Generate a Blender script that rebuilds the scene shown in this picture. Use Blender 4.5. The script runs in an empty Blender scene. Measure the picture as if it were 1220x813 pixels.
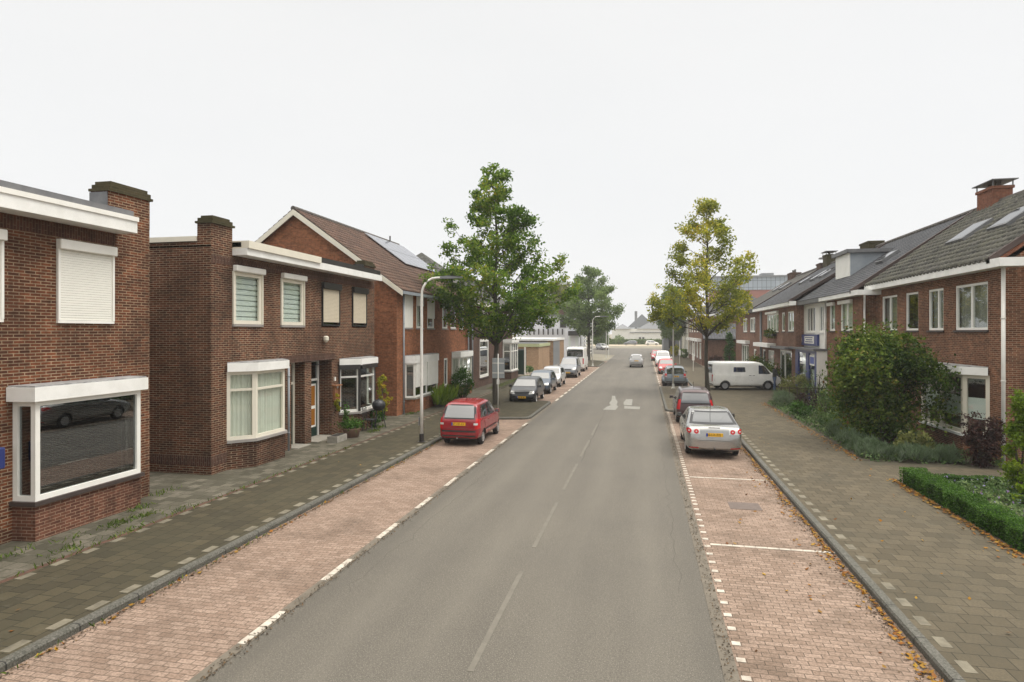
import bpy, bmesh, math, random
import numpy as np
from mathutils import Vector, Matrix
from mathutils.bvhtree import BVHTree
R=math.radians
random.seed(7); rng=np.random.default_rng(11)
scene=bpy.context.scene
COL=scene.collection
BASE={}

# ------------------------------------------------------------------ materials
def new_mat(name):
    m=bpy.data.materials.new(name); m.use_nodes=True
    nt=m.node_tree; b=nt.nodes['Principled BSDF']
    return m,nt,b
def N(nt,t,**k):
    n=nt.nodes.new(t)
    for a,v in k.items(): setattr(n,a,v)
    return n
def mixc(nt,fac,a,b,blend='MIX'):
    n=N(nt,'ShaderNodeMix',data_type='RGBA',blend_type=blend)
    for s,v in ((n.inputs[0],fac),(n.inputs[6],a),(n.inputs[7],b)):
        if hasattr(v,'is_linked'): nt.links.new(v,s)
        elif isinstance(v,(int,float)): s.default_value=v
        else: s.default_value=(*v,1)
    return n.outputs[2]
def ramp(nt,src,p0,p1,c0=(0,0,0),c1=(1,1,1)):
    r=N(nt,'ShaderNodeValToRGB'); e=r.color_ramp.elements
    e[0].position=p0; e[1].position=p1; e[0].color=(*c0,1); e[1].color=(*c1,1)
    nt.links.new(src,r.inputs[0]); return r.outputs[0]
def pos(nt):
    return N(nt,'ShaderNodeNewGeometry')
def noise(nt,vec,scale,detail=4,rough=.6,dims=None):
    n=N(nt,'ShaderNodeTexNoise'); n.inputs['Scale'].default_value=scale
    n.inputs['Detail'].default_value=detail; n.inputs['Roughness'].default_value=rough
    nt.links.new(vec,n.inputs['Vector']); return n.outputs[0]
def scaled(nt,vec,s):
    n=N(nt,'ShaderNodeVectorMath',operation='MULTIPLY'); nt.links.new(vec,n.inputs[0]); n.inputs[1].default_value=s
    return n.outputs[0]
def bump(nt,b,h,st=.3,dist=.01):
    n=N(nt,'ShaderNodeBump'); n.inputs['Strength'].default_value=st; n.inputs['Distance'].default_value=dist
    nt.links.new(h,n.inputs['Height']); nt.links.new(n.outputs[0],b.inputs['Normal'])
def wall_uv(nt):
    g=pos(nt); sp=N(nt,'ShaderNodeSeparateXYZ'); nt.links.new(g.outputs['Position'],sp.inputs[0])
    sn=N(nt,'ShaderNodeSeparateXYZ'); nt.links.new(g.outputs['True Normal'],sn.inputs[0])
    a=N(nt,'ShaderNodeMath',operation='ABSOLUTE'); nt.links.new(sn.outputs[0],a.inputs[0])
    c=N(nt,'ShaderNodeMath',operation='GREATER_THAN'); nt.links.new(a.outputs[0],c.inputs[0]); c.inputs[1].default_value=.6
    mx=N(nt,'ShaderNodeMix',data_type='FLOAT')
    nt.links.new(c.outputs[0],mx.inputs[0]); nt.links.new(sp.outputs[0],mx.inputs[2]); nt.links.new(sp.outputs[1],mx.inputs[3])
    cb=N(nt,'ShaderNodeCombineXYZ'); nt.links.new(mx.outputs[0],cb.inputs[0]); nt.links.new(sp.outputs[2],cb.inputs[1])
    return g,cb.outputs[0]
def brickmat(name,c1,c2,mortar,bw=.22,rh=.0625,ms=.007,stain=.45,soldier=False,dark=(.022,.013,.01)):
    m,nt,b=new_mat(name); g,uv=wall_uv(nt); P=g.outputs['Position']
    if soldier:
        sw=N(nt,'ShaderNodeSeparateXYZ'); nt.links.new(uv,sw.inputs[0]); cb=N(nt,'ShaderNodeCombineXYZ')
        nt.links.new(sw.outputs[1],cb.inputs[0]); nt.links.new(sw.outputs[0],cb.inputs[1]); uv=cb.outputs[0]
    t=N(nt,'ShaderNodeTexBrick'); nt.links.new(uv,t.inputs['Vector'])
    t.inputs['Scale'].default_value=1; t.inputs['Brick Width'].default_value=bw; t.inputs['Row Height'].default_value=rh
    t.inputs['Mortar Size'].default_value=ms; t.inputs['Mortar Smooth'].default_value=.15; t.inputs['Bias'].default_value=-.1
    t.inputs['Color1'].default_value=(*c1,1); t.inputs['Color2'].default_value=(*c2,1); t.inputs['Mortar'].default_value=(*mortar,1)
    n1=noise(nt,P,.55,6,.65); n2=noise(nt,P,9,3,.6)
    n3=noise(nt,scaled(nt,P,(2.5,2.5,.35)),1,4,.6)
    c=mixc(nt,ramp(nt,n2,.35,.7),t.outputs[0],mixc(nt,.45,t.outputs[0],dark))
    f=N(nt,'ShaderNodeMath',operation='MULTIPLY'); nt.links.new(ramp(nt,n1,.42,.66),f.inputs[0]); f.inputs[1].default_value=stain
    c=mixc(nt,f.outputs[0],c,dark)
    f2=N(nt,'ShaderNodeMath',operation='MULTIPLY'); nt.links.new(ramp(nt,n3,.5,.75),f2.inputs[0]); f2.inputs[1].default_value=stain*.6
    c=mixc(nt,f2.outputs[0],c,dark)
    nt.links.new(c,b.inputs['Base Color']); b.inputs['Specular IOR Level'].default_value=.15; b.inputs['Roughness'].default_value=.9
    iv=N(nt,'ShaderNodeMath',operation='SUBTRACT'); iv.inputs[0].default_value=1; nt.links.new(t.outputs[1],iv.inputs[1])
    bump(nt,b,iv.outputs[0],.6,.006); return m
def paver(name,c1,c2,mortar,bw,rh,ms,swap=False,stainc=(.05,.045,.035),st=.5,nscale=.7,rot=0,joint=.5,moss=None):
    m,nt,b=new_mat(name); g=pos(nt); P=g.outputs['Position']
    mp=N(nt,'ShaderNodeMapping'); nt.links.new(P,mp.inputs[0]); mp.inputs['Rotation'].default_value=(0,0,R(90 if swap else 0)+rot)
    nz=N(nt,'ShaderNodeTexNoise'); nz.inputs['Scale'].default_value=1.3; nt.links.new(P,nz.inputs['Vector'])
    ad=N(nt,'ShaderNodeVectorMath',operation='MULTIPLY_ADD'); nt.links.new(nz.outputs[1],ad.inputs[0]); ad.inputs[1].default_value=(.035,.035,0); nt.links.new(mp.outputs[0],ad.inputs[2])
    t=N(nt,'ShaderNodeTexBrick'); nt.links.new(ad.outputs[0],t.inputs['Vector']); t.inputs['Scale'].default_value=1
    t.inputs['Brick Width'].default_value=bw; t.inputs['Row Height'].default_value=rh; t.inputs['Mortar Size'].default_value=ms; t.inputs['Mortar Smooth'].default_value=.3
    t.inputs['Color1'].default_value=(*c1,1); t.inputs['Color2'].default_value=(*c2,1); t.inputs['Mortar'].default_value=(*mortar,1)
    n1=noise(nt,P,nscale,7,.7); n2=noise(nt,P,28,3,.7); n3=noise(nt,P,2.6,4,.6)
    f=N(nt,'ShaderNodeMath',operation='MULTIPLY'); nt.links.new(ramp(nt,n1,.46,.72),f.inputs[0]); f.inputs[1].default_value=st
    c=mixc(nt,f.outputs[0],t.outputs[0],stainc)
    c=mixc(nt,ramp(nt,n2,.4,.62),c,mixc(nt,.5,c,stainc))
    f3=N(nt,'ShaderNodeMath',operation='MULTIPLY'); nt.links.new(ramp(nt,n3,.6,.78),f3.inputs[0]); f3.inputs[1].default_value=st*.9
    c=mixc(nt,f3.outputs[0],c,moss or stainc)
    nt.links.new(c,b.inputs['Base Color']); b.inputs['Roughness'].default_value=.85; b.inputs['Specular IOR Level'].default_value=.2
    iv=N(nt,'ShaderNodeMath',operation='SUBTRACT'); iv.inputs[0].default_value=1; nt.links.new(t.outputs[1],iv.inputs[1])
    bump(nt,b,iv.outputs[0],joint,.008); return m
def plain(name,col,rough=.6,var=.15,scale=3,metal=0,dirt=None,spec=None):
    m,nt,b=new_mat(name); g=pos(nt)
    n=noise(nt,g.outputs['Position'],scale,5,.65)
    d=dirt or tuple(c*.55 for c in col)
    f=N(nt,'ShaderNodeMath',operation='MULTIPLY'); nt.links.new(ramp(nt,n,.4,.75),f.inputs[0]); f.inputs[1].default_value=var
    nt.links.new(mixc(nt,f.outputs[0],col,d),b.inputs['Base Color'])
    b.inputs['Roughness'].default_value=rough; b.inputs['Metallic'].default_value=metal
    return m
def leafmat(name,cols,trans=.35):
    m,nt,b=new_mat(name)
    a=N(nt,'ShaderNodeAttribute',attribute_name='rnd')
    r=N(nt,'ShaderNodeValToRGB'); e=r.color_ramp.elements
    while len(e)<len(cols): e.new(.5)
    for i,c in enumerate(cols): e[i].position=i/(len(cols)-1); e[i].color=(*c,1)
    nt.links.new(a.outputs['Fac'],r.inputs[0])
    g=pos(nt); n=noise(nt,g.outputs['Position'],.9,3,.5)
    c=mixc(nt,ramp(nt,n,.35,.7),r.outputs[0],mixc(nt,.5,r.outputs[0],tuple(x*.6 for x in cols[0])))
    nt.links.new(c,b.inputs['Base Color']); b.inputs['Roughness'].default_value=.55; b.inputs['Specular IOR Level'].default_value=.15
    t=N(nt,'ShaderNodeBsdfTranslucent'); nt.links.new(c,t.inputs[0])
    mx=N(nt,'ShaderNodeMixShader'); mx.inputs[0].default_value=trans
    nt.links.new(b.outputs[0],mx.inputs[1]); nt.links.new(t.outputs[0],mx.inputs[2])
    nt.links.new(mx.outputs[0],nt.nodes['Material Output'].inputs[0]); return m
def rooftile(name,c1,c2,moss,mo=.5,tw=.25,tl=.34):
    m,nt,b=new_mat(name); g=pos(nt); P=g.outputs['Position']
    n1=noise(nt,P,1.1,6,.65); n2=noise(nt,P,14,3,.7)
    a=N(nt,'ShaderNodeAttribute',attribute_name='rnd')
    c=mixc(nt,a.outputs['Fac'],c1,c2)
    f=N(nt,'ShaderNodeMath',operation='MULTIPLY'); nt.links.new(ramp(nt,n1,.45,.7),f.inputs[0]); f.inputs[1].default_value=mo
    c=mixc(nt,f.outputs[0],c,moss)
    f=N(nt,'ShaderNodeMath',operation='MULTIPLY'); nt.links.new(ramp(nt,n2,.55,.7),f.inputs[0]); f.inputs[1].default_value=mo
    c=mixc(nt,f.outputs[0],c,tuple(x*1.5+.03 for x in moss))
    nt.links.new(c,b.inputs['Base Color']); b.inputs['Roughness'].default_value=.75; b.inputs['Specular IOR Level'].default_value=.25; return m
def glassmat(name,tint=(.93,.95,.93),f0=.055):
    m,nt,b=new_mat(name); nt.nodes.remove(b)
    tr=N(nt,'ShaderNodeBsdfTransparent'); tr.inputs[0].default_value=(*tint,1)
    gl=N(nt,'ShaderNodeBsdfGlossy'); gl.inputs['Roughness'].default_value=.012; gl.inputs[0].default_value=(.95,.97,1,1)
    g=pos(nt); dt=N(nt,'ShaderNodeVectorMath',operation='DOT_PRODUCT'); nt.links.new(g.outputs['Incoming'],dt.inputs[0]); nt.links.new(g.outputs['Normal'],dt.inputs[1])
    def ma(op,*v):
        n=N(nt,'ShaderNodeMath',operation=op)
        for i,x in enumerate(v):
            if hasattr(x,'is_linked'): nt.links.new(x,n.inputs[i])
            else: n.inputs[i].default_value=x
        return n.outputs[0]
    c=ma('SUBTRACT',1,ma('ABSOLUTE',dt.outputs['Value'])); p=ma('POWER',c,5); f=ma('MULTIPLY_ADD',p,1-f0,f0)
    mx=N(nt,'ShaderNodeMixShader'); nt.links.new(f,mx.inputs[0]); nt.links.new(tr.outputs[0],mx.inputs[1]); nt.links.new(gl.outputs[0],mx.inputs[2])
    nt.links.new(mx.outputs[0],nt.nodes['Material Output'].inputs[0]); return m
def paint(name,col,metal=.0,rough=.25,coat=.6):
    m,nt,b=new_mat(name); g=pos(nt)
    n=noise(nt,g.outputs['Position'],2.2,4,.6)
    f=N(nt,'ShaderNodeMath',operation='MULTIPLY'); nt.links.new(ramp(nt,n,.4,.8),f.inputs[0]); f.inputs[1].default_value=.18
    nt.links.new(mixc(nt,f.outputs[0],col,(.16,.15,.13)),b.inputs['Base Color'])
    b.inputs['Metallic'].default_value=metal; b.inputs['Roughness'].default_value=rough
    b.inputs['Coat Weight'].default_value=coat; b.inputs['Coat Roughness'].default_value=.06; return m
M={}
M['brickA']=brickmat('brick_red_brown',(.225,.073,.032),(.075,.027,.015),(.4,.3,.2),ms=.009,stain=.6)
M['brickAs']=brickmat('brick_soldier_course',(.12,.05,.032),(.07,.03,.02),(.2,.14,.1),soldier=True)
M['brickB']=brickmat('brick_brown_purple',(.17,.055,.027),(.055,.021,.013),(.4,.31,.21),stain=.65,ms=.0085)
M['brickBs']=brickmat('brick_brown_soldier',(.12,.052,.036),(.07,.032,.024),(.26,.2,.15),soldier=True)
M['brickBay']=brickmat('brick_bay_pink',(.19,.078,.048),(.11,.045,.03),(.34,.23,.16),stain=.6)
M['brickC']=brickmat('brick_orange',(.42,.155,.068),(.25,.086,.038),(.3,.19,.12),stain=.3)
M['brickD']=brickmat('brick_dark_brown',(.13,.07,.05),(.08,.045,.035),(.2,.15,.12))
M['brickE']=brickmat('brick_pink_brown',(.28,.112,.06),(.12,.048,.029),(.42,.31,.21),stain=.4,ms=.008)
M['brickF']=brickmat('brick_brown_far',(.27,.135,.09),(.17,.085,.06),(.36,.27,.2),stain=.3)
M['brickG']=brickmat('brick_tan',(.5,.33,.2),(.4,.25,.15),(.42,.34,.25),stain=.15)
M['brickM']=brickmat('brick_mossy',(.08,.062,.035),(.045,.038,.022),(.1,.085,.05),stain=.6,dark=(.035,.035,.015))
M['brickH']=brickmat('brick_chimney_orange',(.32,.12,.07),(.24,.09,.055),(.25,.17,.12),stain=.3)
M['white']=plain('white_paint',(.82,.81,.76),.45,.25,2,dirt=(.5,.48,.4))
M['whitef']=plain('weathered_white_fascia',(.83,.83,.8),.5,.45,1.6,dirt=(.5,.5,.45))
M['cream']=plain('cream_paint',(.72,.68,.57),.45,.2,2)
M['grey']=plain('grey_cladding',(.2,.21,.22),.6,.2,3)
M['lead']=plain('lead_flashing',(.12,.122,.128),.55,.5,3,dirt=(.24,.24,.24))
M['zinc']=plain('zinc_sheet',(.3,.33,.36),.45,.5,2,dirt=(.16,.2,.23))
M['bay_top']=plain('lead_bay_roof',(.36,.36,.36),.6,.9,5,dirt=(.1,.1,.1))
M['dark']=plain('dark_trim',(.025,.022,.02),.5,.2)
M['bitumen']=plain('bitumen_roof',(.1,.1,.1),.9,.5,2)
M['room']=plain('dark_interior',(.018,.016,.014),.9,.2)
M['stone']=plain('stone_sill',(.3,.28,.26),.8,.4,4)
M['sillbrick']=plain('dark_sill_tile',(.055,.04,.035),.6,.3)
M['concrete']=plain('concrete_slab',(.3,.28,.24),.85,.6,5,dirt=(.14,.13,.1))
M['kerb']=None
M['glass']=glassmat('window_glass')
M['glassd']=glassmat('window_glass_dark',(.6,.63,.62),.15)
M['carglass']=plain('car_glass',(.02,.024,.026),.04,.1); M['carglass'].node_tree.nodes['Principled BSDF'].inputs['Specular IOR Level'].default_value=1.0
M['carglass'].node_tree.nodes['Principled BSDF'].inputs['IOR'].default_value=1.9
M['curtain']=plain('net_curtain',(.74,.75,.68),.9,.1)
M['curtdark']=plain('grey_curtain',(.3,.3,.28),.9,.2)
M['blind']=plain('pale_blind',(.7,.76,.74),.7,.1)
M['shutter']=plain('roller_shutter_slats',(.8,.79,.72),.5,.1)
M['sand']=plain('sand_shutter_slats',(.62,.55,.42),.55,.1)
M['green']=plain('green_door_paint',(.012,.035,.028),.35,.1)
M['orangeglass']=plain('amber_door_glass',(.32,.13,.02),.2,.3)
M['tyre']=plain('tyre_rubber',(.018,.018,.018),.85,.2)
M['rim']=plain('alloy_rim',(.5,.5,.5),.3,.3,metal=.8)
M['hub']=plain('grey_hubcap',(.35,.35,.36),.4,.3,metal=.3)
M['plastic']=plain('black_plastic',(.02,.02,.022),.55,.2)
M['redlamp']=plain('red_lamp_lens',(.45,.012,.015),.12,.05)
M['clearlamp']=plain('clear_lamp_lens',(.6,.6,.58),.08,.1,metal=.3)
M['amberlamp']=plain('amber_lamp_lens',(.6,.2,.03),.12,.05)
M['plate']=plain('yellow_plate',(.75,.42,.015),.4,.1)
M['plateblue']=plain('blue_plate_band',(.02,.06,.35),.4,.1)
M['black']=plain('black_ink',(.01,.01,.01),.5,.1)
M['pole']=plain('grey_white_pole_paint',(.7,.69,.65),.5,.5,3,dirt=(.45,.43,.38))
M['signback']=plain('grey_sign_back',(.3,.33,.34),.4,.2,metal=.3)
M['iron']=plain('black_iron',(.02,.022,.025),.45,.3)
M['bark']=plain('tree_bark',(.07,.058,.045),.95,.7,9,dirt=(.03,.034,.02))
M['twig']=plain('shrub_wood',(.06,.045,.03),.95,.5,9)
M['soil']=plain('garden_soil',(.055,.042,.028),.95,.7,6,dirt=(.05,.06,.025))
M['terracotta']=plain('terracotta',(.2,.12,.08),.85,.5)
M['blue']=plain('navy_sign_paint',(.02,.035,.16),.4,.1)
M['woodbox']=plain('weathered_wood',(.28,.12,.05),.8,.4)
M['panel']=None
M['roofC']=rooftile('brown_concrete_tiles',(.085,.053,.042),(.15,.088,.064),(.085,.065,.045),.4)
M['roofE']=rooftile('mossy_grey_pantiles',(.055,.055,.05),(.115,.11,.098),(.14,.138,.1),.8)
M['roofF']=rooftile('dark_slate_tiles',(.075,.078,.086),(.12,.124,.134),(.1,.1,.1),.2)
M['roofG']=rooftile('grey_brown_tiles',(.095,.09,.083),(.14,.132,.12),(.1,.1,.08),.5)
M['ridge']=plain('ridge_tile',(.09,.08,.07),.85,.6,5)
M['verge']=plain('verge_tile',(.06,.04,.035),.8,.4)

# ------------------------------------------------------------------ mesh builder
class MB:
    def __init__(s): s.v=[]; s.f=[]
    def add(s,vs,fs):
        o=len(s.v); s.v+= [tuple(p) for p in vs]; s.f+=[tuple(i+o for i in f) for f in fs]; return s
    def box(s,x0,x1,y0,y1,z0,z1):
        return s.add([(x0,y0,z0),(x1,y0,z0),(x1,y1,z0),(x0,y1,z0),(x0,y0,z1),(x1,y0,z1),(x1,y1,z1),(x0,y1,z1)],
            [(0,3,2,1),(4,5,6,7),(0,1,5,4),(1,2,6,5),(2,3,7,6),(3,0,4,7)])
    def quad(s,*p): return s.add(p,[tuple(range(len(p)))])
    def prism(s,poly,z0,z1):
        n=len(poly)
        return s.add([(x,y,z0) for x,y in poly]+[(x,y,z1) for x,y in poly],
            [tuple(reversed(range(n))),tuple(range(n,2*n))]+[(i,(i+1)%n,(i+1)%n+n,i+n) for i in range(n)])
    def seg(s,p0,p1,a,b,o0,o1,z0,z1):
        # box on the vertical plane through p0-p1; outward = right-hand normal of p0->p1
        dx,dy=p1[0]-p0[0],p1[1]-p0[1]; L=math.hypot(dx,dy); dx/=L; dy/=L; nx,ny=dy,-dx
        def q(t,o,z): return (p0[0]+dx*t+nx*o,p0[1]+dy*t+ny*o,z)
        return s.add([q(a,o0,z0),q(b,o0,z0),q(b,o1,z0),q(a,o1,z0),q(a,o0,z1),q(b,o0,z1),q(b,o1,z1),q(a,o1,z1)],
            [(0,3,2,1),(4,5,6,7),(0,1,5,4),(1,2,6,5),(2,3,7,6),(3,0,4,7)])
    def tube(s,path,r,n=8,cap=True):
        path=[Vector(p) for p in path]; rs=r if isinstance(r,(list,tuple)) else [r]*len(path)
        o=len(s.v); up=Vector((0,0,1))
        for i,p in enumerate(path):
            d=(path[min(i+1,len(path)-1)]-path[max(i-1,0)]).normalized()
            a=d.cross(Vector((1,0,0)) if abs(d.x)<.8 else up).normalized(); b=d.cross(a).normalized()
            for k in range(n):
                t=2*math.pi*k/n; s.v.append(tuple(p+(a*math.cos(t)+b*math.sin(t))*rs[i]))
        for i in range(len(path)-1):
            for k in range(n):
                s.f.append((o+i*n+k,o+i*n+(k+1)%n,o+(i+1)*n+(k+1)%n,o+(i+1)*n+k))
        if cap:
            s.f.append(tuple(o+k for k in reversed(range(n)))); s.f.append(tuple(o+(len(path)-1)*n+k for k in range(n)))
        return s
    def lathe(s,prof,c,axis='z',n=16,cap=True):
        o=len(s.v)
        for r,h in prof:
            for k in range(n):
                t=2*math.pi*k/n; a,b=r*math.cos(t),r*math.sin(t)
                s.v.append((c[0]+a,c[1]+b,c[2]+h) if axis=='z' else ((c[0]+a,c[1]+h,c[2]+b) if axis=='y' else (c[0]+h,c[1]+a,c[2]+b)))
        for i in range(len(prof)-1):
            for k in range(n): s.f.append((o+i*n+k,o+i*n+(k+1)%n,o+(i+1)*n+(k+1)%n,o+(i+1)*n+k))
        if cap: s.f.append(tuple(o+k for k in range(n))); s.f.append(tuple(o+(len(prof)-1)*n+k for k in range(n)))
        return s
    def build(s,name,mat,parent=None,smooth=False,recalc=True,bevel=0):
        base=BASE.get(parent.name,Vector((0,0,0))) if parent else Vector((0,0,0))
        me=bpy.data.meshes.new(name); me.from_pydata([(x-base.x,y-base.y,z-base.z) for x,y,z in s.v],[],s.f); me.update()
        if recalc or bevel:
            bm=bmesh.new(); bm.from_mesh(me)
            if bevel: bmesh.ops.bevel(bm,geom=bm.edges[:],offset=bevel,segments=1,affect='EDGES',clamp_overlap=True)
            bmesh.ops.recalc_face_normals(bm,faces=bm.faces); bm.to_mesh(me); bm.free()
        if smooth: me.polygons.foreach_set('use_smooth',[True]*len(me.polygons))
        if mat: me.materials.append(mat)
        o=bpy.data.objects.new(name,me); COL.objects.link(o)
        if parent: o.parent=parent; BASE[o.name]=base
        return o
def tag(o,label,cat,group=None):
    o['label']=label; o['category']=cat
    if group: o['group']=group
    return o
def thing(name,label,cat,loc,group=None,rotz=0,local=False):
    o=bpy.data.objects.new(name,None); COL.objects.link(o); o.location=loc; o.rotation_euler=(0,0,rotz); o.empty_display_size=.2
    BASE[o.name]=Vector((0,0,0)) if local else Vector(loc)
    return tag(o,label,cat,group)
def struct(name,mb,mat,kind='structure',**k):
    o=mb.build(name,mat,None,**k); o['kind']=kind; return o
def copy_tree(o,parent=None):
    c=o.copy(); COL.objects.link(c); c.parent=parent
    for ch in list(o.children): copy_tree(ch,c)
    return c
def npmesh(name,V,F,mat,parent=None,rnd=None):
    base=np.array(BASE.get(parent.name,Vector((0,0,0)))) if parent else np.zeros(3)
    V=(V-base).astype(np.float32); F=F.astype(np.int32); k=F.shape[1]
    me=bpy.data.meshes.new(name); me.vertices.add(len(V)); me.vertices.foreach_set('co',V.ravel())
    me.loops.add(F.size); me.loops.foreach_set('vertex_index',F.ravel())
    me.polygons.add(len(F)); me.polygons.foreach_set('loop_start',np.arange(0,F.size,k,dtype=np.int32))
    me.update(calc_edges=True); me.validate()
    if rnd is not None:
        a=me.attributes.new('rnd','FLOAT','FACE'); a.data.foreach_set('value',rnd.astype(np.float32))
    me.materials.append(mat)
    o=bpy.data.objects.new(name,me); COL.objects.link(o)
    if parent: o.parent=parent; BASE[o.name]=BASE.get(parent.name,Vector((0,0,0)))
    return o
def leaves(C,size,seedbias=None,aspect=.55,up=.3):
    n=len(C); u=rng.normal(size=(n,3)); u[:,2]-=.25; u/=np.linalg.norm(u,axis=1)[:,None]
    w=rng.normal(size=(n,3)); w[:,2]+=up*2; v=np.cross(u,w); v/=np.linalg.norm(v,axis=1)[:,None]; nn=np.cross(u,v)
    s=(size*rng.uniform(.65,1.25,n))[:,None]
    V=np.stack([C-u*s*.5,C+v*s*.5*aspect+nn*s*.1,C+u*s*.5,C-v*s*.5*aspect+nn*s*.1],1).reshape(-1,3)
    F=np.arange(4*n).reshape(n,4); return V,F
HAZE=.00065; SKYV=(7.3,7.1,17,30); SUNE=1.5; EXPO=0.45
# ------------------------------------------------------------------ houses
def plane(X,y0,y1,side): return ((X,y0),(X,y1)) if side<0 else ((X,y1),(X,y0))
def wall_open(mb,p0,p1,z0,z1,opens,reveal=.14):
    # opens: (a,b,za,zb) along p0->p1
    L=math.dist(p0,p1); ss=sorted({0,L,*[o[0] for o in opens],*[o[1] for o in opens]}); zs=sorted({z0,z1,*[o[2] for o in opens],*[o[3] for o in opens]})
    dx,dy=(p1[0]-p0[0])/L,(p1[1]-p0[1])/L; nx,ny=dy,-dx
    def q(t,z,o=0): return (p0[0]+dx*t+nx*o,p0[1]+dy*t+ny*o,z)
    for i in range(len(ss)-1):
        for j in range(len(zs)-1):
            cs,cz=(ss[i]+ss[i+1])/2,(zs[j]+zs[j+1])/2
            if any(a<cs<b and c<cz<d for a,b,c,d in opens): continue
            mb.quad(q(ss[i],zs[j]),q(ss[i+1],zs[j]),q(ss[i+1],zs[j+1]),q(ss[i],zs[j+1]))
    for a,b,c,d in opens:
        mb.quad(q(a,c),q(a,d),q(a,d,-reveal),q(a,c,-reveal)); mb.quad(q(b,d),q(b,c),q(b,c,-reveal),q(b,d,-reveal))
        mb.quad(q(a,d),q(b,d),q(b,d,-reveal),q(a,d,-reveal)); mb.quad(q(b,c),q(a,c),q(a,c,-reveal),q(b,c,-reveal))
def frame(p0,p1,a,b,z0,z1,vb=(),hb=(),fw=.07,o=-.1,dep=.07,inner=True):
    mf=MB()
    mf.seg(p0,p1,a,a+fw,o,o+dep,z0,z1).seg(p0,p1,b-fw,b,o,o+dep,z0,z1)
    mf.seg(p0,p1,a+fw,b-fw,o,o+dep,z0,z0+fw).seg(p0,p1,a+fw,b-fw,o,o+dep,z1-fw,z1)
    for f in vb:
        c=a+(b-a)*f; mf.seg(p0,p1,c-fw*.6,c+fw*.6,o,o+dep-.006,z0+fw,z1-fw)
    xs=[a+fw]+[a+(b-a)*f for f in vb]+[b-fw]
    for h in hb:
        f,k=(h if isinstance(h,tuple) else (h,None)); c=z0+(z1-z0)*f
        for i in range(len(xs)-1):
            if k is None or i in k: mf.seg(p0,p1,xs[i]+.001,xs[i+1]-.001,o,o+dep-.012,c-.035,c+.035)
    return mf
def curtain_mb(p0,p1,a,b,z0,z1,kind,o=-.2):
    mb=MB(); L=math.dist(p0,p1); dx,dy=(p1[0]-p0[0])/L,(p1[1]-p0[1])/L; nx,ny=dy,-dx
    def q(t,oo,z): return (p0[0]+dx*t+nx*oo,p0[1]+dy*t+ny*oo,z)
    if kind=='pleat':
        n=max(8,int((b-a)/.025)); 
        for i in range(n):
            t0,t1=a+(b-a)*i/n,a+(b-a)*(i+1)/n
            o0,o1=o+.022*math.sin(i*1.35)+.01*math.sin(i*.5),o+.022*math.sin((i+1)*1.35)+.01*math.sin((i+1)*.5)
            mb.quad(q(t0,o0,z0),q(t1,o1,z0),q(t1,o1,z1),q(t0,o0,z1))
    elif kind=='bands':
        z=z0+.03
        while z<z1: mb.seg(p0,p1,a,b,o,o+.006,z,min(z+.135,z1)); z+=.165
        mb.seg(p0,p1,a,b,o-.05,o-.045,z0,z1)
    elif kind=='slats':
        z=z0+.02
        while z<z1:
            mb.quad(q(a,o,z),q(b,o,z),q(b,o+.03,z+.016),q(a,o+.03,z+.016)); z+=.035
    elif kind=='roller':
        mb.seg(p0,p1,a,b,o,o+.01,z0,z1)
    return mb
def window(H,side,X,y0,y1,z0,z1,vb=(),hb=(),fmat='white',fw=.07,rec=.1,cur=None,curmat='curtain',curz=None,sill='sillbrick',glass='glass',label=None,pp=None,name='window',curo=-.2):
    p0,p1=pp or plane(X,y0,y1,side); L=math.dist(p0,p1); a,b=(0,L) if pp is None else (y0,y1)
    w=frame(p0,p1,a+.004,b-.004,z0+.004,z1-.004,vb,hb,fw,-rec).build(name,M[fmat],H)
    if label: w['label']=label
    MB().seg(p0,p1,a+fw*.5,b-fw*.5,-rec+.02,-rec+.026,z0+fw*.5,z1-fw*.5).build('pane',M[glass],w)
    if cur:
        cz0,cz1=curz or (0,1); cz0,cz1=z0+.05+(z1-z0-.1)*cz0,z0+.05+(z1-z0-.1)*cz1
        curtain_mb(p0,p1,a+.03,b-.03,cz0,cz1,cur,curo).build('curtain' if cur=='pleat' else 'blind',M[curmat],w,recalc=False)
    if sill: MB().seg(p0,p1,a-.06,b+.06,-rec-.02,.05,z0-.07,z0-.003).build('sill',M[sill],w)
    return w
def shutterbox(w,side,X,y0,y1,z0,z1,out=.16,mat='white'):
    p0,p1=plane(X,y0,y1,side); L=math.dist(p0,p1)
    MB().seg(p0,p1,0,L,.003,out,z0,z1).build('shutter_box',M[mat],w,bevel=.02)
def shuttered(H,side,X,y0,y1,z0,z1,mat='shutter',boxmat='white',frac=1,label=None,box=.2,boxout=.14):
    # window with a roller shutter let down over frac of its height
    p0,p1=plane(X,y0,y1,side); L=math.dist(p0,p1)
    mf=MB().seg(p0,p1,0,.05,.003,.06,z0,z1).seg(p0,p1,L-.05,L,.003,.06,z0,z1).seg(p0,p1,.0,L,-.03,.05,z0-.06,z0)
    w=mf.build('window',M[boxmat],H)
    if label: w['label']=label
    zs=z1-box-(z1-box-z0)*frac; ms=MB(); z=zs
    if zs>z0+.02: MB().seg(p0,p1,.02,L-.02,-.08,-.07,z0,zs).build('pane',M['glassd'],w)
    while z<z1-box-.001:
        t=min(z+.052,z1-box); ms.seg(p0,p1,.05,L-.05,.006,.034,z+.004,t-.001); z+=.052
    ms.build('roller_shutter',M[mat],w)
    MB().seg(p0,p1,-.01,L+.01,.003,boxout,z1-box,z1+.005).build('shutter_box',M[boxmat],w,bevel=.015)
    return w
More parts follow.
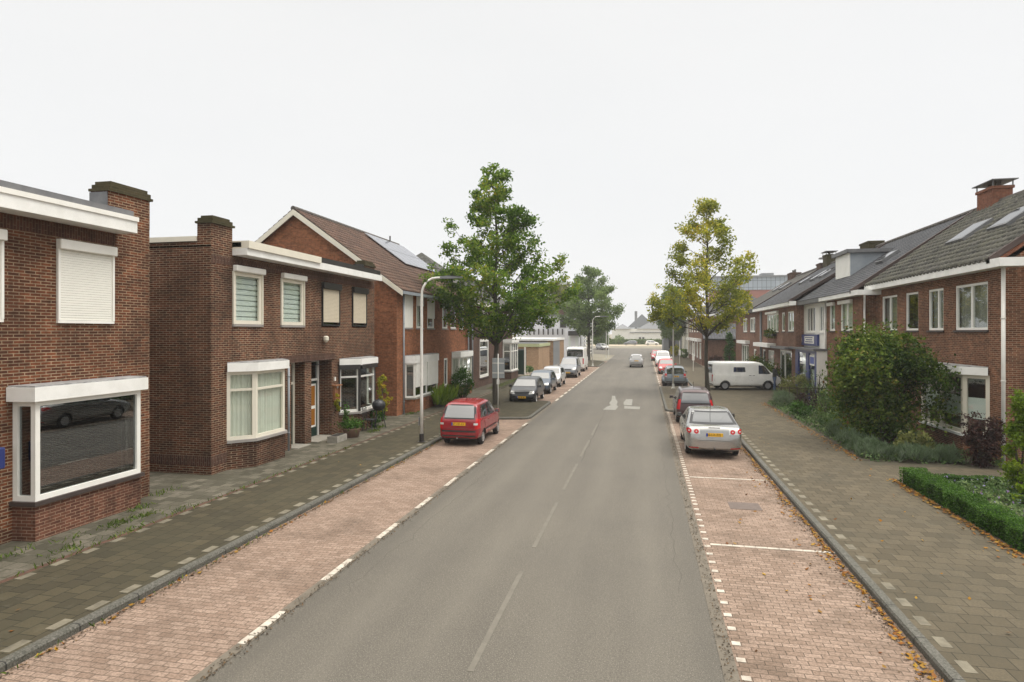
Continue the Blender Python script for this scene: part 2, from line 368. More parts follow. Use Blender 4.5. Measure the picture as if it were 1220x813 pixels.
def opens_for(X,side,ylo,yhi,rects):
    # rects in world y -> along coordinates of the facade plane
    out=[]
    for y0,y1,z0,z1 in rects: out.append((y0-ylo,y1-ylo,z0,z1) if side<0 else (yhi-y1,yhi-y0,z0,z1))
    return out
def shell(H,side,X,Xb,y0,y1,ztop,rects,mat,gable=None,z0=-.05,name='wall'):
    mb=MB(); p0,p1=plane(X,y0,y1,side)
    wall_open(mb,p0,p1,z0,ztop,opens_for(X,side,y0,y1,rects))
    for y in (y0,y1):
        if gable:
            xr,zr=gable; mb.quad((X,y,z0),(Xb,y,z0),(Xb,y,ztop),(xr,y,zr),(X,y,ztop))
        else: mb.quad((X,y,z0),(Xb,y,z0),(Xb,y,ztop),(X,y,ztop))
    mb.quad((Xb,y0,z0),(Xb,y1,z0),(Xb,y1,ztop),(Xb,y0,ztop))
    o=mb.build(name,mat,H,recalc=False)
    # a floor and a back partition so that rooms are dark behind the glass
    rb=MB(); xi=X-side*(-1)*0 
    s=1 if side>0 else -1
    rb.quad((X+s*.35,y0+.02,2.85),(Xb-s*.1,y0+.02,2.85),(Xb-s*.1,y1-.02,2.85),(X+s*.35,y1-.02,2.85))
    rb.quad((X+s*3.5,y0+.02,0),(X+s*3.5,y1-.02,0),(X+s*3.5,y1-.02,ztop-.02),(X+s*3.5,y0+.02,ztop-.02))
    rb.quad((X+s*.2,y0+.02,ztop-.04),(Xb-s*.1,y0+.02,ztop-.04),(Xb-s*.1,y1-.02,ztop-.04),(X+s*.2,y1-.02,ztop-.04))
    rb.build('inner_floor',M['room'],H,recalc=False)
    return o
def course(H,side,X,y0,y1,z0,z1,mat,out=.004,name='soldier_course'):
    p0,p1=plane(X,y0,y1,side); return MB().seg(p0,p1,0,math.dist(p0,p1),.0,out,z0,z1).build(name,M[mat],H)
def bay(H,pts,zs0,zs1,base='brickBay',ztop=.3,over=.1,lean=.03,splits=None,hb=(),fmat='white',cur=None,curmat='curtain',curz=None,glass='glass',fw=.075,mats=None,label=None,topmat='bay_top',sillmat='stone',zbase=-.05,fw_corner=.1):
    """pts: plan of the bay from wall to wall, outward side on the right-hand side"""
    mb=MB(); B=MB(); S=MB(); T=MB(); F=MB()
    Bp=[(x,y) for x,y in pts]
    B.prism(Bp,zbase,zs0-.08)
    cx=sum(p[0] for p in pts)/len(pts); cy=sum(p[1] for p in pts)/len(pts)
    def grow(d):
        out=[]
        n=len(pts)
        for i,(x,y) in enumerate(pts):
            nn=Vector((0,0))
            for j in (i-1,i):
                if 0<=j<n-1:
                    dx,dy=pts[j+1][0]-pts[j][0],pts[j+1][1]-pts[j][1]; L=math.hypot(dx,dy); nn+=Vector((dy/L,-dx/L))
            nn.normalize(); k=1.15 if 0<i<n-1 else 1
            out.append((x+nn.x*d*k,y+nn.y*d*k))
        return out
    w=B.build('bay_base',M[base],H)
    if label: w['label']=label
    S.prism(grow(.07),zs0-.08,zs0).build('sill',M[sillmat],w)
    T.prism(grow(over),zs1,zs1+ztop-.03).build('fascia',M['whitef'],w)
    MB().prism(grow(over-.03),zs1+ztop-.03,zs1+ztop).build('bay_roof',M[topmat],w)
    MB().prism([ (x,y) for x,y in grow(-.25)],2.2,2.2+.01)
    for i in range(len(pts)-1):
        p0,p1=pts[i],pts[i+1]; L=math.dist(p0,p1)
        vb=(splits or {}).get(i,())
        f=frame(p0,p1,.0,L,zs0,zs1,vb,hb,fw,-.09,.085).build('window',M[fmat],H)
        MB().seg(p0,p1,fw*.5,L-fw*.5,-.06,-.054,zs0+fw*.5,zs1-fw*.5).build('pane',M[glass],f)
        if cur and L>.3:
            c0,c1=curz or (0,1); za,zb=zs0+.05+(zs1-zs0-.1)*c0,zs0+.05+(zs1-zs0-.1)*c1
            curtain_mb(p0,p1,.06,L-.06,za,zb,cur,-.14).build('curtain' if cur=='pleat' else 'blind',M[curmat],f,recalc=False)
    # floor and ceiling of the bay interior
    return w
def tiles(mb_rnd,P0,A,La,U,Lu,tw=.25,tl=.34,amp=.025,step=.02,ns=4,kind='pan',clip=None):
    """tiled roof plane as real geometry; returns vertex and face arrays"""
    P0,A,U=Vector(P0),Vector(A).normalized(),Vector(U).normalized(); Nn=A.cross(U).normalized()
    if Nn.z<0: Nn=-Nn
    nc=max(1,round(La/tw)); nr=max(1,round(Lu/tl)); tw=La/nc; tl=Lu/nr
    if kind=='flat': ts=[0,.04,.96,1-1e-3]; hs=[-.012,0,0,-.012]
    else: ts=[i/ns for i in range(ns)]; hs=[amp*math.sin(2*math.pi*t)+amp*.4*math.sin(4*math.pi*t) for t in ts]
    xs=[]; hh=[]
    for c in range(nc):
        for t,h in zip(ts,hs): xs.append((c+t)*tw); hh.append(h)
    xs.append(La); hh.append(hs[0]); xs=np.array(xs); hh=np.array(hh); n=len(xs)
    V=[];F=[];Rn=[]; per=len(ts); P0a,Aa,Ua,Na=[np.array(q) for q in (P0,A,U,Nn)]
    for r in range(nr):
        u0,u1=r*tl,(r+1)*tl
        jit=rng.normal(0,.0035,nc); jx=np.repeat(jit,per); jx=np.append(jx,jx[-1])
        for u,h in ((u0-.02,-.012),(u0-.02,step),(u1,0)):
            V.append(P0a+np.outer(xs,Aa)+Ua*u+np.outer(hh+h+jx*(h>0),Na))
        o=r*3*n; rv=rng.random(nc+1)
        for k in range(n-1):
            F.append((o+k,o+k+1,o+n+k+1,o+n+k)); Rn.append(rv[k//per])
            F.append((o+n+k,o+n+k+1,o+2*n+k+1,o+2*n+k)); Rn.append(rv[k//per])
    return np.concatenate(V),np.array(F),np.array(Rn)
def roof_obj(name,H,mat,parts):
    Vs=[];Fs=[];Rs=[];o=0
    for V,F,Rn in parts: Vs.append(V);Fs.append(F+o);Rs.append(Rn);o+=len(V)
    return npmesh(name,np.concatenate(Vs),np.concatenate(Fs),mat,H,np.concatenate(Rs))
def pipe(H,x,y,z0,z1,r=.05,mat='pole',name='downpipe'):
    mb=MB().tube([(x,y,z0),(x,y,z1)],r,10)
    z=z0+.6
    while z<z1-.3: mb.lathe([(r+.012,z),(r+.012,z+.04)],(x,y,0),n=10); z+=1.9
    return mb.build(name,M[mat],H,smooth=True)
def chimney(R_,x0,x1,y0,y1,z0,z1,mat='brickM',cap=True,plate=False,capmat=None,pots=0):
    mb=MB().box(x0,x1,y0,y1,z0,z1-.12).box(x0-.05,x1+.05,y0-.05,y1+.05,z1-.12,z1)
    c=mb.build('chimney',M[mat],R_)
    if plate:
        p=MB().box(x0-.12,x1+.12,y0-.2,y1+.2,z1+.22,z1+.26)
        for a,b in ((x0,y0),(x0,y1),(x1,y0),(x1,y1)): p.box(a-.02,a+.02,b-.02,b+.02,z1,z1+.22)
        p.build('chimney_cap',M['lead'],c)
    if pots:
        p=MB()
        for i in range(pots): p.lathe([(.1,0),(.09,.3),(.12,.32)],((x0+x1)/2,y0+(y1-y0)*(i+.5)/pots,z1),n=10)
        p.build('chimney_pot',M['ridge'],c)
    return c
def text_mesh(name,txt,size,mat,parent,loc,rot,ext=.002,align='CENTER'):
    cu=bpy.data.curves.new(name,'FONT'); cu.body=txt; cu.size=size; cu.extrude=ext; cu.align_x=align; cu.align_y='CENTER'
    t=bpy.data.objects.new(name,cu); COL.objects.link(t)
    dg=bpy.context.evaluated_depsgraph_get(); me=bpy.data.meshes.new_from_object(t.evaluated_get(dg)); bpy.data.objects.remove(t)
    me.materials.clear(); me.materials.append(mat)
    me.transform(Matrix.Translation(loc)@rot)
    o=bpy.data.objects.new(name,me); COL.objects.link(o); o.parent=parent; BASE[o.name]=BASE[parent.name]; return o

# ---- H1: nearest house on the left
XL=-11.85
H=thing('corner_house','red brown brick house with flat roof and one wide bay window, nearest on the left','house',(XL,8,0))
r1=[(10.45,11.83,4.35,6.02),(7.97,9.35,4.35,6.02),(9.62,12.12,.9,2.85)]
shell(H,-1,XL,-20,-6,12.9,6.62,r1,M['brickA'])
course(H,-1,XL,-6,11.9,6.08,6.34,'brickAs',name='soldier_course')
pr=MB().box(-12.32,XL+.003,11.72,12.903,6.6,7.3).build('parapet_pier',M['brickA'],H)
MB().box(-12.36,XL+.05,11.68,12.96,7.3,7.36).box(-12.33,XL+.02,11.74,12.92,7.36,7.46).box(-12.3,XL-.02,11.8,12.86,7.46,7.54).build('coping',M['brickM'],pr)
MB().box(-12.34,XL-.02,11.69,11.72,6.6,7.28).build('flashing',M['lead'],pr)
MB().box(-19,-12.32,12.35,12.95,6.75,6.9).build('roof_upstand',M['lead'],H)
f=MB().box(XL,XL+.52,-6,11.98,6.36,6.62).build('fascia',M['whitef'],H)
MB().box(XL-.3,XL+.55,-6,12.0,6.62,6.72).build('fascia_trim',M['white'],f)
MB().box(-20,XL+.45,-6,11.95,6.72,6.86).build('roof',M['lead'],H)
for y0,y1,l in ((10.45,11.83,'closed white roller shutter beside the parapet pier'),(7.97,9.35,'closed white roller shutter at the photo edge')):
    shuttered(H,-1,XL,y0,y1,4.35,6.02,label=l)
w=bay(H,[(XL,9.55),(-11.37,9.6),(-11.37,12.12),(XL,12.17)],.86,2.78,base='brickBay',ztop=.3,over=.13,splits={1:()},fw=.1,glass='glassd',cur='slats',curmat='dark',fmat='white',sillmat='sillbrick')
curtain_mb((-11.37,9.6),(-11.37,12.12),1.98,2.12,.95,2.7,'slats',-.13).build('blind',M['stone'],w,recalc=False)
MB().box(XL,XL+.16,9.08,9.3,1.55,1.95).build('letter_box',M['blue'],H,bevel=.02)

# ---- H2: semi-detached pair
def pier(H,y0,y1,z1,mat='brickB'):
    p=MB().box(-12.3,XL+.003,y0,y1,6.5,z1-.16).build('parapet_pier',M[mat],H)
    MB().box(-12.34,XL+.06,y0-.05,y1+.05,z1-.16,z1-.1).box(-12.31,XL+.03,y0+.02,y1-.02,z1-.1,z1).box(-12.25,XL-.02,y0+.08,y1-.08,z1,z1+.07).build('coping',M['brickM'],p)
H2a=thing('semi_detached_house','dark brown brick house with white shutter boxes and net curtains in its splayed bay','house',(XL,17.5,0),'flat roofed brown brick pair')
ym=20.13
ra=[(16.05,17.4,4.34,5.9),(18.5,19.85,4.34,5.9),(15.85,18.35,.95,2.95),(19.1,19.95,.0,3.05)]
shell(H2a,-1,XL,-20.5,15.1,ym,6.55,ra,M['brickB'])
course(H2a,-1,XL,15.1,ym,6.05,6.3,'brickBs'); course(H2a,-1,XL,15.1,15.85,.35,.62,'brickBs'); course(H2a,-1,XL,18.4,ym+.2,3.05,3.28,'brickBs',.03,'door_lintel')
MB().box(-20.5,XL,15.094,15.1,.35,.62).build('side_brick_course',M['brickBs'],H2a)
pier(H2a,15.1,16.0,7.32)
MB().box(-20.5,-12.3,15.05,15.35,6.66,6.8).build('side_coping',M['cream'],H2a)
MB().box(-20.5,-12.3,15.1,15.3,6.5,6.66).build('side_parapet',M['brickB'],H2a)
for (a,b,c_,d_) in ((-15.6,-15.35,4.9,5.12),): MB().box(a,b,15.085,15.1,c_,d_).build('air_vent',M['dark'],H2a)
MB().tube([(-13.9,15.07,3.1),(-13.9,15.07,3.75)],.025,6).build('wall_anchor',M['iron'],H2a)
f=MB().box(XL,XL+.5,16.0,ym,6.36,6.56).build('fascia',M['whitef'],H2a)
MB().box(XL-.3,XL+.56,16.0,ym,6.56,6.78).build('fascia_trim',M['cream'],f)
MB().box(-20.5,-12.31,15.3,ym,6.6,6.7).box(-12.31,XL+.3,16.0,ym,6.6,6.74).build('roof',M['bitumen'],H2a)
for y0,y1 in ((16.05,17.4),(18.5,19.85)):
    w=window(H2a,-1,XL,y0,y1,4.34,5.9,fmat='cream',fw=.11,rec=.06,cur='bands',curmat='blind',sill='stone',curo=-.12)
    shutterbox(w,-1,XL,y0-.04,y1+.04,5.9,6.08)
    MB().seg(*plane(XL,y0-.05,y0,-1),0,.05,.003,.05,4.3,5.9).build('shutter_rail',M['cream'],w); MB().seg(*plane(XL,y1,y1+.05,-1),0,.05,.003,.05,4.3,5.9).build('shutter_rail',M['cream'],w)
w=bay(H2a,[(XL,15.75),(-11.3,16.33),(-11.27,17.8),(XL,18.4)],.95,2.95,base='brickBay',ztop=.28,over=.12,hb=(.73,),fmat='cream',fw=.1,cur='pleat',curmat='curtain')
w.data.materials[0]=M['brickB']
pipe(H2a,XL+.12,18.75,.1,2.95,.035,'zinc')
def door(H,side,X,y0,y1,z0,z1,rec,mat,label,glazed=None,framemat='cream',brick='brickB'):
    p0,p1=plane(X,y0,y1,side); L=math.dist(p0,p1)
    MB().seg(p0,p1,-.02,0,-rec,-.141,z0,z1).seg(p0,p1,L,L+.02,-rec,-.141,z0,z1).seg(p0,p1,0,L,-rec,-.141,z1,z1+.05).build('porch_reveal',M[brick],H)
    fr=MB().seg(p0,p1,0,.09,-rec-.02,-rec+.06,z0,z1).seg(p0,p1,L-.09,L,-rec-.02,-rec+.06,z0,z1).seg(p0,p1,.09,L-.09,-rec-.02,-rec+.06,z1-.09,z1).seg(p0,p1,.09,L-.09,-rec-.02,-rec+.06,z0+2.12,z0+2.2).build('door_frame',M[framemat],H)
    MB().seg(p0,p1,.09,L-.09,-rec,-rec+.01,z0+2.2,z1-.09).build('transom_pane',M['glassd'],fr)
    d=MB().seg(p0,p1,.09,L-.09,-rec-.03,-rec+.02,z0,z0+2.12).build('front_door',M[mat],H); d['label']=label
    if glazed:
        MB().seg(p0,p1,.2,L-.2,-rec+.02,-rec+.035,z0+.35,z0+2.0).build('door_glazing_frame',M['white'],d)
        MB().seg(p0,p1,.27,L-.27,-rec+.035,-rec+.04,z0+.42,z0+1.05).seg(p0,p1,.27,L-.27,-rec+.035,-rec+.04,z0+1.17,z0+1.93).build('door_glass',M[glazed],d)
    MB().seg(p0,p1,.14,.17,-rec+.02,-rec+.09,z0+1.0,z0+1.15).build('handle',M['rim'],d)
    MB().seg(p0,p1,0,L,-rec+.06,.25,z0-.1,z0).build('doorstep',M['concrete'],H)
door(H2a,-1,XL,19.1,19.95,.12,3.05,.45,'green','dark green front door with cream frame')
MB().box(XL+.003,XL+.02,18.62,18.66,2.3,2.45).build('house_number',M['white'],H2a)
H2b=thing('semi_detached_house','brown brick house with sand coloured roller shutters and dark trimmed bay window','house',(XL,23,0),'flat roofed brown brick pair')
rb=[(21.12,22.48,4.3,5.75),(23.56,24.9,4.3,5.75),(22.55,25.1,.95,2.72),(20.4,21.9,.0,3.05)]
shell(H2b,-1,XL,-20.5,ym,25.75,6.55,rb,M['brickB'])
course(H2b,-1,XL,ym,25.75,6.05,6.3,'brickBs'); course(H2b,-1,XL,ym+.2,22.1,3.05,3.28,'brickBs',.03,'door_lintel')
pier(H2b,24.75,25.75,7.15); MB().box(-12.34,XL-.02,24.69,24.72,6.6,7.05).build('pier_flashing',M['dark'],H2b)
f=MB().box(XL,XL+.5,ym,25.45,6.36,6.6).build('fascia',M['whitef'],H2b)
MB().box(-20.5,XL+.45,ym+.02,25.4,6.6,6.8).build('roof',M['dark'],H2b)
for y0,y1 in ((21.12,22.48),(23.56,24.9)):
    shuttered(H2b,-1,XL,y0,y1,4.4,5.98,mat='sand',boxmat='dark',box=.24,frac=.94)
w=bay(H2b,[(XL,22.45),(-11.25,23.05),(-11.25,24.5),(XL,25.1)],.9,2.78,base='brickB',ztop=.28,over=.12,hb=(.75,),fw=.1,fmat='white')
w=MB(); 
for a,b in (((XL,22.45),(-11.25,23.05)),((-11.25,23.05),(-11.25,24.5)),((-11.25,24.5),(XL,25.1))):
    L=math.dist(a,b); w.seg(a,b,0,L,.002,.13,2.62,2.8); w.seg(a,b,0,.06,.002,.03,.92,2.62); w.seg(a,b,L-.06,L,.002,.03,.92,2.62)
w.build('bay_shutter_trim',M['dark'],H2b)
door(H2b,-1,XL,20.4,21.9,.12,3.05,.6,'green','green front door with amber glass in a white surround','orangeglass','white')
MB().box(XL+.003,XL+.06,22.05,22.12,2.2,2.35).box(XL+.003,XL+.06,22.25,22.31,1.9,2.0).build('bell_plate',M['white'],H2b)
MB().lathe([(.03,0),(.1,.08),(.1,.2),(.04,.24)],(XL+.12,20.15+1.1,3.72),n=10).build('outdoor_lamp',M['cream'],H2b)
b=MB().box(XL+.003,XL+.1,21.98,22.42,1.45,1.5).box(XL+.003,XL+.1,21.98,22.03,1.5,2.0).box(XL+.003,XL+.1,22.37,22.42,1.5,2.0).prism([(XL+.003,21.93),(XL+.16,21.93),(XL+.16,22.47),(XL+.003,22.47)],2.0,2.04).box(XL+.003,XL+.03,22.03,22.37,1.5,2.0)
tag(b.build('wall_shelf_box',M['woodbox']),'small open wooden box on the brown brick wall left of the dark trimmed bay','shelf')

# ---- H3: orange brick gable house
X3=-11.6
H3=thing('gable_house','orange brick house with brown tiled gable roof, solar panels and white shutters','house',(X3,33,0))
up=[(28.6,29.7),(30.3,31.3),(31.95,33.05),(34.5,35.45),(36.1,37.15),(37.85,38.85)]
r3=[(a,b,4.32,5.98) for a,b in up]+[(29.0,32.6,.85,2.6),(34.83,35.47,.92,2.55),(36.5,39.2,.85,2.6)]
XB=-21.9; XR=-16.85; ZR=10.15; EZ=6.12
shell(H3,-1,X3,XB,27.6,39.8,EZ,r3,M['brickC'],gable=(XR,ZR-.1))
MB().box(X3,X3+.05,27.6,28.25,-.05,EZ-.02).box(X3,X3+.05,39.35,39.8,-.05,EZ-.02).build('corner_pilaster',M['brickC'],H3)
for i,(a,b) in enumerate(up):
    fr=[1,.3,.68,.25,.25,.25][i]
    p0,p1=plane(X3,a,b,-1); L=b-a
    w=window(H3,-1,X3,a,b,4.32,5.98,fw=.09,rec=.07,cur='pleat' if i in(1,3) else None,sill='stone')
    zt=5.98-(5.98-4.32)*fr
    MB().seg(p0,p1,.0,L,.003,.05,max(zt,4.33),5.98).build('roller_shutter',M['white'],w)
rows=[]
sl=Vector((XR-X3-.4,0,ZR-EZ+.05)); Lu=sl.length
rows.append(tiles(None,(X3+.4,27.35,EZ-.02),(0,1,0),12.75,sl,Lu,0.3,.34,.034,.036))
sl2=Vector((XR-XB+.4,0,ZR-EZ+.05))
rows.append(tiles(None,(XB-.4,27.35,EZ-.02),(0,1,0),12.75,sl2,sl2.length,0.3,.34,.034,.036,3))
rf=roof_obj('roof',H3,M['roofC'],rows)
rd=MB(); y=27.3
while y<40.1: rd.tube([(XR,y,ZR+.02),(XR,y+.42,ZR+.05)],[.13,.115],8); y+=.4
rd.build('ridge_tiles',M['ridge'],rf,smooth=False)
for y in (27.33,40.08):
    vb_=MB(); 
    for s,xe in ((1,X3+.45),(-1,XB-.45)):
        vb_.add([(XR,y-.03,ZR-.02),(XR,y+.03,ZR-.02),(XR,y+.03,ZR-.3),(XR,y-.03,ZR-.3),(xe,y-.03,EZ-.06),(xe,y+.03,EZ-.06),(xe,y+.03,EZ-.3),(xe,y-.03,EZ-.3)],[(0,1,5,4),(1,2,6,5),(2,3,7,6),(3,0,4,7),(0,3,2,1),(4,5,6,7)])
    vb_.build('bargeboard',M['cream'],rf)
sf=MB(); sf.quad((XR,27.36,ZR-.12),(X3+.4,27.36,EZ-.14),(X3+.4,40.05,EZ-.14),(XR,40.05,ZR-.12)); sf.quad((XR,27.36,ZR-.12),(XB-.4,27.36,EZ-.14),(XB-.4,40.05,EZ-.14),(XR,40.05,ZR-.12))
sf.build('roof_underside',M['dark'],rf,recalc=False)
MB().box(X3+.32,X3+.46,27.4,40.0,EZ-.2,EZ-.06).build('gutter',M['zinc'],rf)
pipe(H3,X3+.12,28.3,.1,6.0,.045,'zinc'); pipe(H3,X3+.12,39.6,.1,6.0,.045,'zinc')
# solar panels on the slope
m,nt,bb=new_mat('solar_cells'); M['panel']=m
g=pos(nt); t=N(nt,'ShaderNodeTexBrick'); nt.links.new(g.outputs['Position'],t.inputs[0]); t.offset=0
t.inputs['Brick Width'].default_value=.16; t.inputs['Row Height'].default_value=.16; t.inputs['Scale'].default_value=1; t.inputs['Mortar Size'].default_value=.004
t.inputs['Color1'].default_value=(.05,.058,.085,1); t.inputs['Color2'].default_value=(.055,.063,.09,1); t.inputs['Mortar'].default_value=(.2,.2,.22,1)
nt.links.new(t.outputs[0],bb.inputs['Base Color']); bb.inputs['Roughness'].default_value=.25; bb.inputs['Coat Weight'].default_value=.5; bb.inputs['Specular IOR Level'].default_value=1; bb.inputs['IOR'].default_value=2.2
un=sl.normalized(); nn=Vector((-un.z,0,un.x)); nn=nn if nn.z>0 else -nn
for r_ in range(2):
    for k in range(6):
        u0=Lu-.35-(r_+1)*1.66+.0; y0=34.4+k*1.02
        p=Vector((X3+.4,y0,EZ))+un*u0+nn*.1; q=p+un*1.62
        t_=nn*.04; ya=Vector((0,.99,0))
        MB().add([p,q,q+ya,p+ya,p+t_,q+t_,q+ya+t_,p+ya+t_],[(0,3,2,1),(4,5,6,7),(0,1,5,4),(1,2,6,5),(2,3,7,6),(3,0,4,7)]).build('solar_panel',M['panel'],rf)
MB().tube([(XR+.3,38.4,ZR-.3),(XR+.3,38.4,ZR+.35)],.05,8).build('vent_pipe',M['dark'],rf)
w=bay(H3,[(X3,28.75),(-11.15,28.95),(-11.15,32.4),(X3,32.6)],.85,2.55,base='brickC',ztop=.4,over=.06,splits={1:(.5,)},fmat='white',glass='glassd',sillmat='concrete')
MB().seg((-11.15,28.95),(-11.15,32.4),.06,1.62,.003,.04,1.35,2.55).seg((-11.15,28.95),(-11.15,32.4),1.75,3.4,.003,.04,1.3,2.55).build('roller_shutter',M['white'],w)
window(H3,-1,X3,34.83,35.47,.92,2.55,fw=.09,rec=.07,sill='stone',glass='glassd')
w=bay(H3,[(X3,36.3),(-11.15,36.5),(-11.15,39.2),(X3,39.35)],.85,2.55,base='brickC',ztop=.35,over=.1,splits={1:(.3,.65)},fmat='white',cur='pleat')

# ---- H4: brown house with grey hipped roof
X4=-11.7
H4=thing('hip_roof_house','brown brick house with grey hipped roofs behind the green street tree','house',(X4,48,0))
r4=[(43.3,46.0,.75,3.6),(43.5,45.8,4.25,5.7),(47,48.6,4.25,5.7),(51,53.2,4.25,5.7),(50.9,53.9,.8,3.3)]
shell(H4,-1,X4,-22,40.9,54.6,6.1,r4,M['brickD'])
for r_ in r4[1:4]: window(H4,-1,X4,r_[0],r_[1],r_[2],r_[3],fw=.12,vb=(.5,),cur='pleat')
window(H4,-1,X4,43.3,46.0,.75,3.6,vb=(),hb=(.72,),fw=.2,glass='glassd')
w=bay(H4,[(X4,50.7),(-11.0,50.9),(-11.0,53.7),(X4,53.9)],.8,3.2,base='brickD',ztop=.3,over=.1,splits={0:(),1:(.33,.66)},hb=(.7,),fw=.12,glass='glassd')
rows=[]
def hip(x0,x1,y0,y1,z,zr,rl,tw=.3):
    out=[]; cx=(x0+x1)/2; ya,yb=y0+rl,y1-rl
    mb=MB(); mb.quad((x1,y0,z),(x1,y1,z),(cx,yb,zr),(cx,ya,zr)); mb.quad((x0,y1,z),(x0,y0,z),(cx,ya,zr),(cx,yb,zr)); mb.quad((x0,y0,z),(x1,y0,z),(cx,ya,zr)); mb.quad((x1,y1,z),(x0,y1,z),(cx,yb,zr)); return mb
M['roofHip']=brickmat('grey_hip_tiles',(.11,.11,.105),(.065,.066,.066),(.035,.035,.035),bw=.3,rh=.22,ms=.02,stain=.4,dark=(.09,.09,.07))
rf=hip(-22.2,X4+.5,40.7,48.9,6.1,10.2,4.0).build('roof',M['roofHip'],H4); hip(-20.2,X4+.5,47.5,54.9,6.1,9.6,3.6).build('rear_roof',M['roofHip'],H4)
MB().box(X4,X4+.52,40.7,54.9,5.95,6.1).build('gutter',M['cream'],rf)
pipe(H4,X4+.1,41.0,.1,6,.05,'zinc')

# ---- garages
G1=thing('garage','low tan brick garage with a pale green fascia and grey door','garage',(-12.4,67,0))
wall=MB(); wall_open(wall,(-16.5,64.0),(-10.9,64.0),-.05,2.62,[(3.4,4.3,0,2.35)]); wall.quad((-10.9,64,-.05),(-10.9,71.6,-.05),(-10.9,71.6,2.62),(-10.9,64,2.62)); wall.quad((-16.5,64,-.05),(-16.5,71.6,-.05),(-16.5,71.6,2.62),(-16.5,64,2.62)); wall.quad((-16.5,71.6,-.05),(-10.9,71.6,-.05),(-10.9,71.6,2.62),(-16.5,71.6,2.62))
wall.build('wall',M['brickG'],G1,recalc=False)
M['palegreen']=plain('pale_green_fascia',(.42,.45,.26),.6,.2)
MB().box(-16.6,-10.8,63.85,71.6,2.55,2.88).build('fascia',M['palegreen'],G1); MB().box(-16.6,-10.9,63.9,71.6,2.88,2.9).build('roof',M['bitumen'],G1)
MB().box(-13.1,-12.2,64.08,64.12,0,2.35).build('garage_door',M['grey'],G1)
G2=thing('garage','low garage with a grey panelled front and white roof edge behind the tan garage','garage',(-12.5,77,0))
MB().box(-19,-10.6,72.3,82.5,-.05,3.1).build('wall',M['brickG'],G2)
MB().box(-10.6,-10.56,72.5,78,0,3.0).box(-19.1,-11.2,72.24,72.3,1.9,3.0).build('panel_cladding',M['grey'],G2)
MB().box(-19.2,-10.5,72.1,82.6,3.1,3.35).build('roof',M['whitef'],G2)
for x in (-17.6,-15.4,-13.2): MB().box(x,x+1.4,72.18,72.24,2.35,2.85).build('window',M['dark'],G2)
G3=thing('garden_gate','tall dark green gate in a white post beside the brown house','gate',(-11.5,57.1,0))
MB().box(-12.0,-11.1,57.1,57.16,.05,2.4).build('gate_leaf',M['green'],G3); MB().box(-11.1,-10.98,57.05,57.2,.05,2.7).build('gate_post',M['white'],G3)

# ---- white house far left
W=thing('white_house','white rendered house with dark windows beyond the garages','house',(-15,104,0))
wm=MB(); wall_open(wm,(-21,99.9),(-10.35,99.9),-.05,6.7,[(5.1,6.1,4.85,6.3),(7.5,8.6,4.85,6.3),(2.2,3.2,4.85,6.3)]); wm.quad((-10.35,99.9,-.05),(-10.35,112,-.05),(-10.35,112,6.7),(-10.35,99.9,6.7)); wm.quad((-21,99.9,-.05),(-21,112,-.05),(-21,112,6.7),(-21,99.9,6.7)); wm.quad((-21,112,-.05),(-10.35,112,-.05),(-10.35,112,6.7),(-21,112,6.7))
M['render']=plain('white_render',(.72,.74,.78),.8,.2,1)
wm.build('wall',M['render'],W,recalc=False)
rf=MB().box(-21.2,-10.2,99.7,112.2,6.7,6.95).build('roof',M['grey'],W); chimney(rf,-14.2,-12.9,103,104.2,6.9,7.9,'brickD')
for a in (5.1,7.5,2.2): window(W,-1,0,a,a+1.05,4.85,6.3,pp=((-21,99.9),(-10.35,99.9)),fmat='grey',glass='glassd',sill='stone',rec=.08)
MB().box(-12.0,-10.2,98.6,99.85,3.55,4.3).build('canopy',M['dark'],W)
MB().box(-11.0,-10.5,99.84,99.9,.1,3.4).box(-12.1,-11.7,99.84,99.9,.1,3.4).build('door_surround',M['blind'],W)
for k in range(8):
    x=-18.6+k*.78; MB().box(x,x+.16,99.5,99.88,3.7,4.65).build('balcony_post',M['dark'],W)
S=thing('fire_stair','white slatted outdoor staircase beside the white house','staircase',(-9.3,101,0))
st=MB()
for k in range(9): st.box(-9.85,-8.7,101,104,.6+k*.55,.75+k*.55)
st.build('stair_flights',M['white'],S); MB().box(-9.9,-9.8,101,101.1,0,5.6).box(-8.75,-8.65,101,101.1,0,5.6).box(-9.9,-9.8,103.9,104,0,5.6).box(-8.75,-8.65,103.9,104,0,5.6).build('stair_posts',M['grey'],S)
